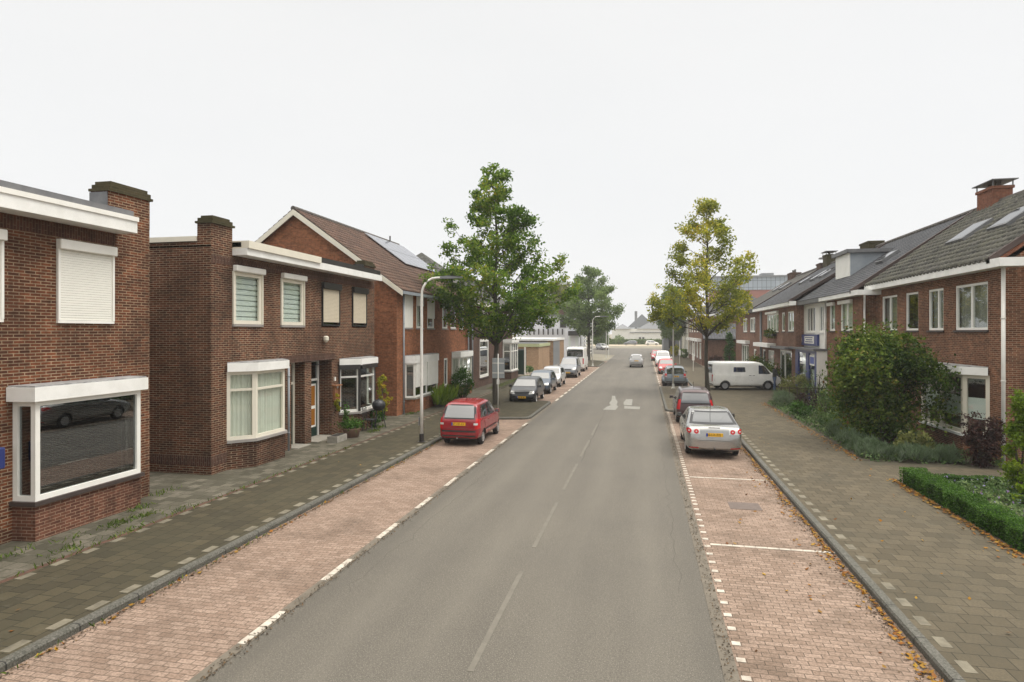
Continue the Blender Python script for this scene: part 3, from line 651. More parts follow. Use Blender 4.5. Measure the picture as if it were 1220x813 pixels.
# ------------------------------------------------------------------ right side row
RX,RZ=15.0,9.72
def gable_roof(H,X,Xb,y0,y1,ez,mat,tw=.25,tl=.34,amp=.022,step=.02,ns=4,kind='pan',over=.42,verge0=True,verge1=True,ridge='ridge'):
    a=Vector((RX-X+over,0,RZ-ez)); b=Vector((RX-Xb-over,0,RZ-ez))
    rf=roof_obj('roof',H,M[mat],[tiles(None,(X-over,y0,ez),(0,1,0),y1-y0,a,a.length,tw,tl,amp,step,ns,kind),tiles(None,(Xb+over,y0,ez),(0,1,0),y1-y0,b,b.length,tw,.7,amp,step,2,kind)])
    s=MB(); s.quad((RX,y0,RZ-.08),(X-over,y0,ez-.08),(X-over,y1,ez-.08),(RX,y1,RZ-.08)); s.quad((RX,y0,RZ-.08),(Xb+over,y0,ez-.08),(Xb+over,y1,ez-.08),(RX,y1,RZ-.08)); s.build('roof_underside',M['dark'],rf,recalc=False)
    rd=MB(); y=y0
    while y<y1-.1: rd.tube([(RX,y,RZ+.0),(RX,min(y+.42,y1),RZ+.03)],[.14,.12],8); y+=.4
    rd.build('ridge_tiles',M[ridge],rf)
    if verge0:
        v=MB().add([(X-over,y0-.06,ez-.1),(X-over,y0+.14,ez-.1),(X-over,y0+.14,ez+.1),(X-over,y0-.06,ez+.1),(RX,y0-.06,RZ-.1),(RX,y0+.14,RZ-.1),(RX,y0+.14,RZ+.1),(RX,y0-.06,RZ+.1)],[(0,1,2,3),(7,6,5,4),(0,4,5,1),(1,5,6,2),(2,6,7,3),(3,7,4,0)])
        v.build('verge',M['verge'],rf)
    return rf
def on_slope(X,over,ez,u,off):
    a=Vector((RX-X+over,0,RZ-ez)); L=a.length; a.normalize(); n=Vector((-a.z,0,a.x)); n=n if n.z>0 else -n
    return Vector((X-over,0,ez))+a*u+n*off, a, n
def skylight(rf,X,over,ez,xa,xb,y0,y1):
    a=Vector((RX-X+over,0,RZ-ez)).normalized(); 
    u0=(xa-X+over)/a.x; u1=(xb-X+over)/a.x
    def slab(nm,ya,yb,ua,ub,o0,o1,mat,par):
        mb=MB(); P=[]
        for o in (o0,o1):
            for u,y in ((ua,ya),(ub,ya),(ub,yb),(ua,yb)):
                p,_,_=on_slope(X,over,ez,u,o); P.append((p.x,y,p.z))
        mb.add(P,[(0,3,2,1),(4,5,6,7),(0,1,5,4),(1,2,6,5),(2,3,7,6),(3,0,4,7)]); return mb.build(nm,M[mat],par)
    f=slab('skylight',y0,y1,u0,u1,-.02,.17,'lead',rf); slab('skylight_pane',y0+.07,y1-.07,u0+.08,u1-.08,.165,.18,'carglass',f)
def eaves(H,X,y0,y1,z0,z1,mat='whitef',over=.42,wrap0=None):
    mb=MB().box(X-over,X+.0,y0,y1,z0,z1)
    if wrap0: mb.box(X-over+.002,wrap0,y0-.4,y0,z0+.002,z1-.002)
    return mb.build('fascia',M[mat],H)
X=10.7
R1=thing('terraced_house','pink brown brick house with mossy grey tiles and splayed bay, nearest on the right','house',(X,27,0),'row of houses on the right')
w1=[(22.42,24.54,4.17,5.73,1),(25.41,26.64,4.17,5.73,0),(27.54,28.76,4.17,5.73,0),(29.64,31.4,4.17,5.73,1)]
shell(R1,1,X,19.3,21.66,32.2,6.1,[t[:4] for t in w1]+[(22.6,26.4,.85,2.7)],M['brickE'],gable=(RX,RZ-.12))
for i,t in enumerate(w1):
    window(R1,1,X,*t[:4],vb=((.5,) if t[4] else ((.62,) if i==1 else ())),fw=.08,cur=None if i==2 else 'pleat',curmat='curtdark',glass='glass')
eaves(R1,X,21.3,32.45,6.06,6.32,wrap0=19.7)
rf=gable_roof(R1,X,19.3,21.5,32.3,6.3,'roofE',.3,.36,.06,.05,6,verge0=True)
MB().add([(X-.2,21.52,6.32),(X-.2,21.66,6.32),(RX,21.66,RZ-.1),(RX,21.52,RZ-.1),(X-.2,21.52,6.2),(X-.2,21.66,6.2),(RX,21.66,RZ-.32),(RX,21.52,RZ-.32)],[(0,1,2,3),(4,7,6,5),(0,3,7,4),(1,5,6,2),(0,4,5,1),(3,2,6,7)]).build('gable_corbel',M['brickH'],R1)
skylight(rf,X,.42,6.3,12.05,13.1,26.9,28.3); skylight(rf,X,.42,6.3,12.2,13.2,24.2,25.5); skylight(rf,X,.42,6.3,12.2,13.2,22.2,22.9)
chimney(rf,14.65,15.4,30.3,31.6,9.1,10.4,'brickH',plate=True,pots=2)
pipe(R1,X-.1,21.35+.0,.1,6.06,.055)
w=bay(R1,[(X,26.6),(10.2,26.0),(10.2,22.9),(X,22.3)],.78,2.72,base='brickE',ztop=.28,over=.12,splits={1:(.5,)},fmat='cream',fw=.12,cur='roller',curmat='blind',curz=(.25,.62),sillmat='whitef')
def shoot(n,*a): return None
# R2a brick half, R2b white shop half
X=10.1
R2=thing('terraced_house','brown brick house with white eaves between mossy roofed house and white shop','house',(X,35,0),'row of houses on the right')
w2=[(33.5,35.45,4.17,5.66),(36.4,37.45,4.17,5.66)]
shell(R2,1,X,19.0,32.2,38.0,5.95,w2+[(33.6,36.2,.8,2.5)],M['brickE'],gable=(RX,RZ-.15))
for i,t in enumerate(w2):
    w=window(R2,1,X,*t,vb=(.5,) if i==0 else (),fw=.09,cur='pleat'); shutterbox(w,1,X,t[0]-.03,t[1]+.03,5.55,5.74)
window(R2,1,X,33.6,36.2,.8,2.5,vb=(.5,),cur='pleat')
eaves(R2,X,31.85,38.0,5.84,6.08,wrap0=10.69)
rf=gable_roof(R2,X,19.0,32.45,38.0,6.06,'roofF',.3,.26,.01,.026,kind='flat',over=.42)
skylight(rf,X,.42,6.06,12.0,12.8,35.0,36.0)
pipe(R2,X+.1,32.12,.1,5.85,.045)
R2b=thing('shop_house','white fronted house with a navy blue sign and blue ground floor shopfront','house',(X,40.5,0),'row of houses on the right')
w3=[(40.4,42.45,4.1,5.68),(38.35,39.5,4.1,5.68)]
shell(R2b,1,X,19.0,38.002,43.1,5.95,w3,M['white'],gable=(RX,RZ-.15))
window(R2b,1,X,*w3[0],vb=(.33,.66),fw=.1,glass='glassd',sill='white'); window(R2b,1,X,*w3[1],vb=(.5,),fw=.1,glass='glassd',sill='white')
eaves(R2b,X,38.0,43.1,5.84,6.1,'lead')
rf=gable_roof(R2b,X,19.0,38.0,43.1,6.08,'roofF',.3,.26,.01,.026,kind='flat',verge0=False)
dm=MB().box(11.45,14.3,38.4,40.9,6.9,8.62).build('dormer',M['zinc'],rf)
MB().box(11.38,11.449,38.4,40.9,7.3,8.62).build('dormer_front',M['white'],dm); MB().box(11.2,14.4,38.2,41.1,8.62,8.82).build('dormer_roof',M['lead'],dm)
sg=MB().box(X-.14,X-.02,39.45,43.2,3.28,3.96).build('shop_sign',M['blue'],R2b)
MB().box(X-.155,X-.141,40.1,42.3,3.4,3.85).build('sign_panel',M['white'],sg)
rot=Matrix.Rotation(R(-90),4,'Z')@Matrix.Rotation(R(90),4,'X')
sp=[]
b_=MB()
for r_,(wd) in enumerate((1.9,1.5,1.8)):
    y=41.2+wd/2
    while y>41.2-wd/2+.1: 
        l=random.uniform(.06,.12); b_.box(X-.160,X-.156,y-l,y,3.47+(2-r_)*.13,3.54+(2-r_)*.13); y-=l+.035
b_.build('sign_lettering',M['blue'],sg)
b_=MB(); 
for k in range(10):
    t0,t1=R(120+k*12),R(132+k*12); r1_,r2_=.24,.24-.1*math.sin(math.pi*(k+.5)/10)
    b_.quad((X-.145,42.8+.24*math.cos(t0)*-1,3.62+.24*math.sin(t0)),(X-.145,42.8-.24*math.cos(t1),3.62+.24*math.sin(t1)),(X-.145,42.8-r2_*math.cos(t1),3.62+r2_*math.sin(t1)),(X-.145,42.8-r2_*math.cos(t0),3.62+r2_*math.sin(t0)))
b_.build('sign_logo',M['white'],sg,recalc=False)
e=MB(); wall_open(e,(9.55,42.95),(9.55,37.9),0,3.02,[(.75,2.65,.5,2.85),(3.3,4.6,.1,2.85)],.1); e.quad((9.55,42.95,0),(X,42.95,0),(X,42.95,3.02),(9.55,42.95,3.02)); e.quad((9.95,37.95,0),(9.95,42.9,0),(9.95,42.9,3),(9.95,37.95,3))
sf=e.build('shopfront',M['blue'],R2b,recalc=False)
MB().box(9.55,X,37.86,37.9,0,3.02).build('shop_side_wall',M['white'],R2b)
MB().seg((9.55,42.95),(9.55,37.9),.8,2.6,-.06,-.05,.5,2.85).seg((9.55,42.95),(9.55,37.9),3.35,4.55,-.06,-.05,.1,2.85).build('shop_pane',M['glass'],sf)
MB().seg((9.55,42.95),(9.55,37.9),3.45,4.45,-.14,-.13,.2,1.9).seg((9.55,42.95),(9.55,37.9),1.2,2.6,-.2,-.19,.6,2.8).build('shop_blind',M['blind'],sf)
MB().seg((9.55,42.95),(9.55,37.9),3.42,4.5,-.045,-.03,2.15,2.75).build('window_poster',M['white'],sf); MB().seg((9.55,42.95),(9.55,37.9),3.52,4.4,-.029,-.025,2.25,2.65).build('poster_print',M['plateblue'],sf)
MB().box(9.35,X-.003,37.8,44.0,3.03,3.15).build('canopy',M['lead'],R2b)
pipe(R2b,X-.06,38.05,.1,5.8,.05)
X=9.6
R3=thing('terraced_house','brown brick house with three roof windows, between white shop and white van','house',(X,50,0),'row of houses on the right')
w4=[(43.6,45.4,4.15,5.5),(46.3,47.3,4.15,5.5),(48.35,52.7,4.1,5.5)]
shell(R3,1,X,19.2,43.1,57,5.95,w4+[(44.2,47.9,.7,2.85),(49.9,52.2,.9,2.7),(53.4,54.6,.1,2.7)],M['brickF'],gable=(RX,RZ-.1))
for i,t in enumerate(w4):
    w=window(R3,1,X,*t,vb=[(.5,),(),(.25,.5,.75)][i],fw=.09,cur='pleat')
shutterbox(w,1,X,48.3,50.45,5.5,5.68); shutterbox(w,1,X,50.55,52.75,5.5,5.68)
window(R3,1,X,44.2,47.9,.7,2.85,vb=(.4,),fw=.12,glass='glassd',cur='pleat',curmat='curtdark'); window(R3,1,X,49.9,52.2,.9,2.7,vb=(.33,.66),fw=.1,cur='pleat'); window(R3,1,X,53.4,54.6,.1,2.7,fw=.15,glass='glassd')
MB().box(X-.5,X,43.9,48.9,2.95,3.1).build('bay_canopy',M['lead'],R3); MB().box(X-.6,X,49.3,55.5,2.95,3.25).build('porch_fascia',M['whitef'],R3)
eaves(R3,X,42.95,57,5.85,6.12)
rf=gable_roof(R3,X,19.2,43.1,57,6.1,'roofF',.3,.26,.01,.026,kind='flat')
for xa,xb,ya,yb in ((11.9,12.7,51.3,52.3),(11.9,13.1,48.0,49.0),(12.0,13.1,46.1,47.1)): skylight(rf,X,.42,6.1,xa,xb,ya,yb)
chimney(rf,14.5,15.4,44.9,46.6,9.2,10.15,'brickM'); chimney(rf,14.6,15.3,54.9,56.0,9.2,10.5,'brickM',plate=True,pots=1)
c=chimney(rf,14.5,15.4,57.6-1.3,57.6+.0,9.2,9.95,'brickD'); MB().tube([(15,57,9.95),(15,57,10.35)],.06,8).lathe([(.5,10.35),(.45,10.45),(.1,10.5)],(15,57,0),n=12).build('chimney_cowl',M['lead'],c)
pipe(R3,X-.08,54.9,.1,5.8,.09,'grey')
fb=thing('flower_box','dark flower box with trailing leaves under the wide upstairs window','planter',(X-.2,50.5,3.85)); MB().box(X-.32,X-.05,48.9,52.3,3.8,4.0).build('box',M['dark'],fb)
c_=rng.normal(size=(700,3))*[.1,1,.14]+[X-.2,50.5,4.0]; c_[:,1]=50.6+rng.uniform(-1.7,1.7,700)
FB_=(fb,c_)
R4=thing('terraced_house','brown brick house with plain grey brown tiles, far end of row behind van','house',(X,63,0),'row of houses on the right')
w5=[(58.2,60.9,4.1,5.45),(62.5,65,4.1,5.45),(61.5,66,.9,2.9),(57.6,58.9,.1,2.6)]
shell(R4,1,X,19.2,57.002,70,5.95,w5,M['brickF'],gable=(RX,RZ-.1))
for i,t in enumerate(w5): window(R4,1,X,*t,vb=(.5,) if i<2 else ((.3,.6) if i==2 else ()),fw=.14,cur='pleat')
MB().box(X-.4,X,61,66.6,3.0,3.3).build('porch_fascia',M['whitef'],R4); eaves(R4,X,57,70,5.85,6.1,'dark')
rf=gable_roof(R4,X,19.2,57,70,6.1,'roofG',.3,.34,.02,.02,3)
skylight(rf,X,.42,6.1,12.2,13.1,60.2,61.2); skylight(rf,X,.42,6.1,12.2,13.1,63.2,64.2); chimney(rf,14.5,15.4,66.9,68.6,9.2,10.15,'brickD',pots=2)
# R5
A5=thing('brick_annex','low brown brick annex with a grey lean-to roof beyond the white van','house',(9.5,74,0))
MB().box(6.9,13,73.2,77,-.05,3.35).build('wall',M['brickF'],A5)
rr=Vector((0,3.8,1.75)); roof_obj('roof',A5,M['roofF'],[tiles(None,(6.5,72.9,3.36),(1,0,0),6.9,rr,rr.length,.3,.3,.012,.02,kind='flat')])
MB().box(6.9,13,73.2,77,3.35,3.4).box(6.5,13.4,72.8,72.9,3.2,3.34).build('gutter',M['dark'],A5)
R5=thing('terraced_house','distant brown brick house with white framed windows past the autumn tree','house',(6.7,88,0),'row of houses on the right')
w6=[(78+k*4.4,80.4+k*4.4,4.1,5.6) for k in range(5)]; w7=[(78+k*4.4,80.6+k*4.4,.8,2.8) for k in range(5)]
shell(R5,1,6.7,16,77.002,100,6.0,w6+w7,M['brickF'])
for t in w6+w7: window(R5,1,6.7,*t,vb=(.5,),fw=.2,cur='pleat')
for k in range(5): MB().box(6.2,6.7,77.6+k*4.4,81+k*4.4,2.95,3.3).build('bay_fascia',M['whitef'],R5)
MB().box(6.3,16.2,76.9,100,6.0,6.3).build('fascia',M['whitef'],R5)
hip(6.3,16.2,76.9,100,6.3,9.6,4.5).build('roof',M['roofHip'],R5)
R6=thing('terraced_house','cream rendered house at the far end of the right hand pavement','house',(6.7,109,0),'row of houses on the right')
w8=[(102,104.5,3.9,5.4),(107,109.5,3.9,5.4),(102,104.5,.8,2.6),(108,110,.8,2.6)]
shell(R6,1,6.7,16,100.002,118,5.8,w8,M['cream'])
for t in w8: window(R6,1,6.7,*t,vb=(.5,),fw=.15,glass='glassd')
hip(6.4,16.2,100,118.2,5.8,9,4).build('roof',M['roofHip'],R6)
# far things
D1=thing('grey_shed_building','low dark grey building behind the far trees on the right','building',(8,126,0))
MB().box(3.6,15,124,134,-.05,4.4).build('wall',M['grey'],D1); hip(3.4,15.2,123.8,134.2,4.4,6.4,3).build('roof',M['roofHip'],D1)
for k in range(4): MB().box(4.6+k*2.6,5.8+k*2.6,123.95,124,1,2.8).build('window',M['dark'],D1)
MO=thing('modern_building','tall modern block with grey glass top storeys above red brick, behind the roofs','building',(45,178,0))
m,nt,b=new_mat('glass_curtain_wall'); g_,uv=wall_uv(nt); t=N(nt,'ShaderNodeTexBrick'); nt.links.new(uv,t.inputs[0]); t.offset=0
t.inputs['Scale'].default_value=1; t.inputs['Brick Width'].default_value=1.1; t.inputs['Row Height'].default_value=1.75; t.inputs['Mortar Size'].default_value=.06; t.inputs['Color1'].default_value=(.32,.37,.42,1); t.inputs['Color2'].default_value=(.38,.43,.48,1); t.inputs['Mortar'].default_value=(.12,.14,.16,1)
nt.links.new(t.outputs[0],b.inputs['Base Color']); b.inputs['Roughness'].default_value=.3; M['cw']=m
M['brickR']=plain('distant_red_brick',(.33,.14,.11),.9,.2)
MB().box(18,62,170,186,-.05,15.1).build('wall',M['brickR'],MO); MB().box(17.8,62.2,169.8,186,15.1,18.4).build('glazed_storeys',M['cw'],MO); MB().box(17.4,62.6,169.4,186.4,18.4,18.8).box(30,33,172,176,18.8,19.6).build('roof',M['grey'],MO)
FW=thing('low_white_building','long low white building with grey roofs closing the far end of the street','building',(-2,218,0))
MB().box(-11,14,215,235,-.05,5.25).build('wall',M['white'],FW)
hip(-10.3,-4.6,214.5,224,5.25,6.9,2).build('roof',M['grey'],FW)
rf=hip(-2.6,13,214.6,236,5.25,9.4,3).build('roof',M['grey'],FW); MB().box(-3.4,-2.5,219,220,5,11.4).build('chimney',M['grey'],rf)
MB().box(-5,14.2,214.7,215,3.9,4.15).build('wall_band',M['grey'],FW); MB().box(-1.9,-1.2,214.9,214.99,.2,2.4).box(-.8,-.1,214.9,214.99,.2,2.4).build('window',M['dark'],FW)
SP=thing('far_gable_house','faint distant grey roofed house behind the low white building','house',(0,245,0))
MB().box(-6,4,240,250,-.05,6).build('wall',M['render'],SP); MB().add([(-6.3,239.8,6),(4.3,239.8,6),(-1,239.8,11),(-6.3,250,6),(4.3,250,6),(-1,250,11)],[(0,1,2),(3,5,4),(0,2,5,3),(1,4,5,2),(0,3,4,1)]).build('roof',M['grey'],SP)

# ------------------------------------------------------------------ ground
M['asphalt']=None
m,nt,b=new_mat('worn_asphalt'); g=pos(nt); P=g.outputs['Position']
n1=noise(nt,scaled(nt,P,(1.1,.13,1)),1,5,.6); n2=noise(nt,P,34,3,.8); n3=noise(nt,P,.35,4,.6); n4=noise(nt,P,75,1,.5)
c=mixc(nt,ramp(nt,n1,.3,.72),(.097,.086,.068),(.13,.116,.091))
c=mixc(nt,ramp(nt,n2,.4,.6),mixc(nt,.45,c,(.03,.027,.022)),c); c=mixc(nt,ramp(nt,n3,.45,.75),c,mixc(nt,.4,c,(.06,.054,.045)))
c=mixc(nt,ramp(nt,n4,.6,.7),c,(.24,.22,.185))
sx=N(nt,'ShaderNodeSeparateXYZ'); nt.links.new(P,sx.inputs[0])
# lane seam and wheel tracks (wear that runs along the road)
def band(x,w,amt,col,c):
    s=N(nt,'ShaderNodeMath',operation='SUBTRACT'); nt.links.new(sx.outputs[0],s.inputs[0]); s.inputs[1].default_value=x
    a=N(nt,'ShaderNodeMath',operation='ABSOLUTE'); nt.links.new(s.outputs[0],a.inputs[0])
    r=N(nt,'ShaderNodeMapRange'); nt.links.new(a.outputs[0],r.inputs[0]); r.inputs[1].default_value=0; r.inputs[2].default_value=w; r.inputs[3].default_value=amt; r.inputs[4].default_value=0; r.interpolation_type='SMOOTHSTEP'
    mm=N(nt,'ShaderNodeMath',operation='MULTIPLY'); nt.links.new(r.outputs[0],mm.inputs[0]); nt.links.new(ramp(nt,n1,.2,.6),mm.inputs[1])
    return mixc(nt,mm.outputs[0],c,col)
for x in (-3.9,-2.7,-1.2,.05): c=band(x,.45,.2,(.15,.136,.11),c)
c=band(-4.9,.3,.5,(.06,.054,.044),c); c=band(.8,.3,.35,(.06,.054,.044),c)
nt.links.new(c,b.inputs['Base Color']); b.inputs['Roughness'].default_value=.75; b.inputs['Specular IOR Level'].default_value=.5; bump(nt,b,n2,.5,.006); M['asphalt']=m
M['parkL']=paver('red_clinker_left',(.34,.25,.195),(.245,.172,.13),(.09,.07,.055),.21,.105,.006,stainc=(.07,.05,.036),st=.6)
M['parkR']=paver('red_clinker_right',(.34,.25,.195),(.24,.17,.128),(.085,.066,.05),.21,.105,.006,stainc=(.065,.048,.034),st=.65)
M['paveL']=paver('dark_mossy_flags',(.078,.065,.039),(.046,.039,.025),(.015,.014,.01),.3,.3,.008,swap=True,stainc=(.05,.047,.03),st=.6,moss=(.1,.09,.062))
M['paveR']=paver('grey_brown_flags',(.122,.1,.066),(.08,.066,.043),(.025,.022,.016),.3,.3,.007,stainc=(.06,.055,.04),st=.6,moss=(.145,.128,.095))
M['paveO']=paver('old_grey_flags',(.17,.152,.12),(.06,.056,.04),(.03,.034,.015),.3,.3,.009,stainc=(.07,.065,.045),st=.7,moss=(.22,.2,.165))
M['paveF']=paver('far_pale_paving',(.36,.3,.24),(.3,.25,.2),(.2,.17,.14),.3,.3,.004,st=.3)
M['mark']=plain('white_paving_block',(.5,.46,.39),.7,.9,5,dirt=(.24,.2,.16))
M['markp']=plain('pale_flag_marks',(.185,.165,.118),.8,1,3,dirt=(.06,.052,.036))
M['worn']=plain('worn_road_paint',(.142,.129,.104),.75,1,4,dirt=(.1,.09,.072))
M['arrow']=plain('road_arrow_paint',(.24,.235,.21),.7,.9,4,dirt=(.15,.138,.112))
M['gutter']=plain('concrete_gutter',(.14,.12,.092),.85,.8,4,dirt=(.07,.06,.045))
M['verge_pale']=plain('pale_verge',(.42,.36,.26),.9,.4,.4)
M['rededge']=paver('red_edging',(.15,.075,.052),(.09,.05,.036),(.06,.045,.035),.21,.105,.006,swap=True,st=.6)
m,nt,b=new_mat('kerb_concrete'); g=pos(nt); P=g.outputs['Position']; sx=N(nt,'ShaderNodeSeparateXYZ'); nt.links.new(P,sx.inputs[0])
fr=N(nt,'ShaderNodeMath',operation='FRACT'); nt.links.new(sx.outputs[1],fr.inputs[0]); lt=N(nt,'ShaderNodeMath',operation='LESS_THAN'); nt.links.new(fr.outputs[0],lt.inputs[0]); lt.inputs[1].default_value=.018
n1=noise(nt,P,2.5,5,.6); n2=noise(nt,P,40,3,.7)
c=mixc(nt,ramp(nt,n1,.35,.7),(.062,.06,.047),(.026,.028,.018)); c=mixc(nt,ramp(nt,n2,.4,.75),c,(.17,.16,.14)); c=mixc(nt,lt.outputs[0],c,(.015,.014,.012))
nt.links.new(c,b.inputs['Base Color']); b.inputs['Roughness'].default_value=.8; M['kerb']=m
struct('ground',MB().quad((-900,-200,-.04),(900,-200,-.04),(900,1200,-.04),(-900,1200,-.04)),plain('pale_ground',(.22,.2,.15),.95,.5,.15),recalc=False)
def sheet(name,poly,z,mat): 
    return struct(name,MB().quad(*[(x,y,z) for x,y in poly]),M[mat],recalc=False)
sheet('road',[(-5.2,-8),(.94,-8),(.94,119),(6,126),(60,135),(60,160),(-60,160),(-60,128),(-12,122),(-5.2,112)],0,'asphalt')
PL=[(-7.55,-8),(-7.55,27.4),(-7.45,27.75),(-7.1,28.0),(-5.6,28.35),(-5.35,28.5),(-5.25,28.8),(-5.25,35.0),(-5.35,35.4),(-7.3,35.9),(-7.5,36.1),(-7.55,36.4),(-7.55,72.5),(-7.4,72.9),(-5.5,73.4),(-5.3,73.8),(-5.25,74.2),(-5.25,84),(-5.8,86.6),(-7.4,88.6),(-10,89.5)]
PR=[(3.45,-8),(3.45,31.7),(3.35,32.1),(3.0,32.35),(1.45,32.6),(1.15,32.8),(1.05,33.2),(1.05,46.4),(1.15,46.8),(1.45,47.0),(3.0,47.3),(3.35,47.5),(3.45,47.9),(3.45,93),(3.3,93.4),(1.4,94),(1.1,94.4),(1.05,112),(2,118),(6,122)]
sheet('parking_bay',[(-7.56,-8),(-5.1,-8),(-5.1,88),(-7.56,88)],.004,'parkL'); sheet('parking_bay',[(1.04,-8),(3.46,-8),(3.46,95),(1.04,95)],.004,'parkR')
# bulging pavements with a real step
def raised(name,outer,inner,mat,h=.1):
    poly=outer+inner; return struct(name,MB().quad(*[(x,y,h) for x,y in poly]),M[mat],recalc=False)
def offs(path,d):
    out=[]
    for i,p in enumerate(path):
        n=Vector((0,0))
        for j in (i-1,i):
            if 0<=j<len(path)-1:
                dx,dy=path[j+1][0]-path[j][0],path[j+1][1]-path[j][1]; L=math.hypot(dx,dy); n+=Vector((-dy/L,dx/L))
        n.normalize(); out.append((p[0]+n.x*d,p[1]+n.y*d))
    return out
def kerb(name,path,d,h=.11):
    o=offs(path,d); mb=MB(); z0=-.02; ni=offs(path,d*.16)
    for i in range(len(path)-1):
        a,b,c,e=path[i],path[i+1],o[i],o[i+1]; f_,g_=ni[i],ni[i+1]
        mb.quad((*a,z0),(*b,z0),(*b,h-.03),(*a,h-.03)); mb.quad((*a,h-.03),(*b,h-.03),(*g_,h),(*f_,h)); mb.quad((*f_,h),(*g_,h),(*e,h),(*c,h)); mb.quad((*c,h),(*e,h),(*e,z0),(*c,z0))
    return struct(name,mb,M['kerb'],recalc=False)
kerb('kerb',PL,.14); kerb('kerb',PR,-.14)
raised('pavement',offs(PL,.13),[(-10.0,89.5),(-10.0,-8)],'paveL',.104); raised('pavement',offs(PR,-.13),[(6.6,122),(6.6,40.5),(6.6,-8)],'paveR',.104)
sheet('front_strip',[(-10.12,-8),(-10.12,41),(-11.9,41),(-22,41),(-22,-8)],.1,'paveO')
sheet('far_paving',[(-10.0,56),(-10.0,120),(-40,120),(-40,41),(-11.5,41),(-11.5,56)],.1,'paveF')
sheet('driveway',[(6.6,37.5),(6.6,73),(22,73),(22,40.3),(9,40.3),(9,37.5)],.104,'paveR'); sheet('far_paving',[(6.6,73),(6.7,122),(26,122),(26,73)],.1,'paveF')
sheet('garden_path',[(6.6,18.5),(6.6,20.5),(14,20.5),(14,18.5)],.108,'paveR')
sheet('garden_soil',[(6.6,-8),(6.6,37.5),(9.6,40.3),(26,40.3),(26,-8)],.09,'soil'); sheet('garden_soil',[(-10.1,41),(-10.1,56),(-11.7,56),(-11.7,41)],.11,'soil')
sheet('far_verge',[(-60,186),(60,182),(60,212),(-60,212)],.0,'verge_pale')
sheet('paving_edge',[(-10.0,-8),(-10.0,40),(-10.12,40),(-10.12,-8)],.106,'rededge')
sheet('road_gutter',[(.92,-8),(1.1,-8),(1.1,112),(.92,112)],.006,'gutter'); sheet('road_gutter',[(-5.24,-8),(-5.08,-8),(-5.08,84),(-5.24,84)],.006,'gutter')
mb=MB(); y=-2
while y<40: # block edge line, right
    mb.box(1.12,1.23,y,y+.1,.0,.011); y+=.42 if y<15 else .3
y=-2
while y<27.4:
    for k in range(4): mb.box(-5.235,-5.125,y+.65+k*.245,y+.65+k*.245+.225,.0,.012)
    y+=2.13
y=36.5
while y<72:
    mb.box(-5.25,-5.13,y,y+1.2,.0,.012); y+=2.13
y=48
while y<92: mb.box(1.1,1.2,y,y+1.0,0,.012); y+=2
for y in (6.75,12.45,18.12,23.8,29.4): 
    x=1.24
    while x<3.36: mb.box(x,x+.2,y-.04,y+.04,0,.011); x+=.208
for y in (52.5,58.2,64,70): mb.box(1.24,3.4,y-.05,y+.05,0,.011)
struct('block_markings',mb,M['mark'])
mb=MB(); y=-4
while y<40:
    if y<27: mb.box(-7.9,-7.75,y,y+.3,.09,.1075)
    mb.box(-9.98,-9.84,y+.07,y+.34,.09,.1075)
    if y<31: mb.box(3.68,3.82,y+.2,y+.48,.09,.1075)
    y+=.6
struct('flag_markings',mb,M['markp'])
mb=MB(); y=2.8
while y<26: mb.box(-2.1,-2.02,y,y+3.2,0,.005); y+=4.38
struct('road_marking',mb,M['worn'])
mb=MB(); z=.006
for p in ([(-2.15,32.9),(-1.5,32.9),(-1.42,34.4),(-1.55,35.2),(-1.55,36.8),(-1.75,38.5),(-1.85,40.2),(-2.05,40.2),(-1.95,37.6),(-2.0,36),(-1.85,35),(-2.05,34.2)],[(-1.07,33.6),(-.25,33.5),(-.25,34.6),(-1.1,34.8)],[(-1.15,35.2),(-.7,35.2),(-.72,38.4),(-1.1,38.3),(-1.2,36.5)]):
    mb.quad(*[(x,y,z) for x,y in p])
struct('road_arrow',mb,M['arrow'],recalc=False)
mb=MB().box(1.95,2.65,15.05,15.65,0,.012); M['cover']=plain('rusty_iron_cover',(.13,.1,.085),.8,.6,8); tag(mb.build('drain_cover',M['cover']),'rusty grey rectangular drain cover set in the right parking bay','drain cover')

M['patch']=plain('asphalt_repair',(.075,.067,.055),.85,.5,6,dirt=(.1,.09,.072))
mb=MB()
def wob(x0,y0,x1,y1,w,n=14,seed=0):
    r_=np.random.default_rng(seed); xs_=np.linspace(x0,x1,n)+r_.normal(0,.035,n); ys_=np.linspace(y0,y1,n)
    for i in range(n-1): mb.quad((xs_[i]-w,ys_[i],.0032),(xs_[i]+w,ys_[i],.0032),(xs_[i+1]+w,ys_[i+1],.0032),(xs_[i+1]-w,ys_[i+1],.0032))
wob(-1.98,19.5,-2.0,60,.012,60,1); wob(-4.62,9,-4.5,20,.006,40,3); wob(.55,10,.62,24,.006,40,4)
struct('road_seam',mb,M['patch'],recalc=False)
mb=MB()
def blob(x,y,rx,ry,z,seed):
    r_=np.random.default_rng(seed); n=22; mb.quad(*[(x+math.cos(t)*rx*(.8+.25*r_.random()),y+math.sin(t)*ry*(.8+.25*r_.random()),z) for t in np.linspace(0,2*math.pi,n,endpoint=False)])
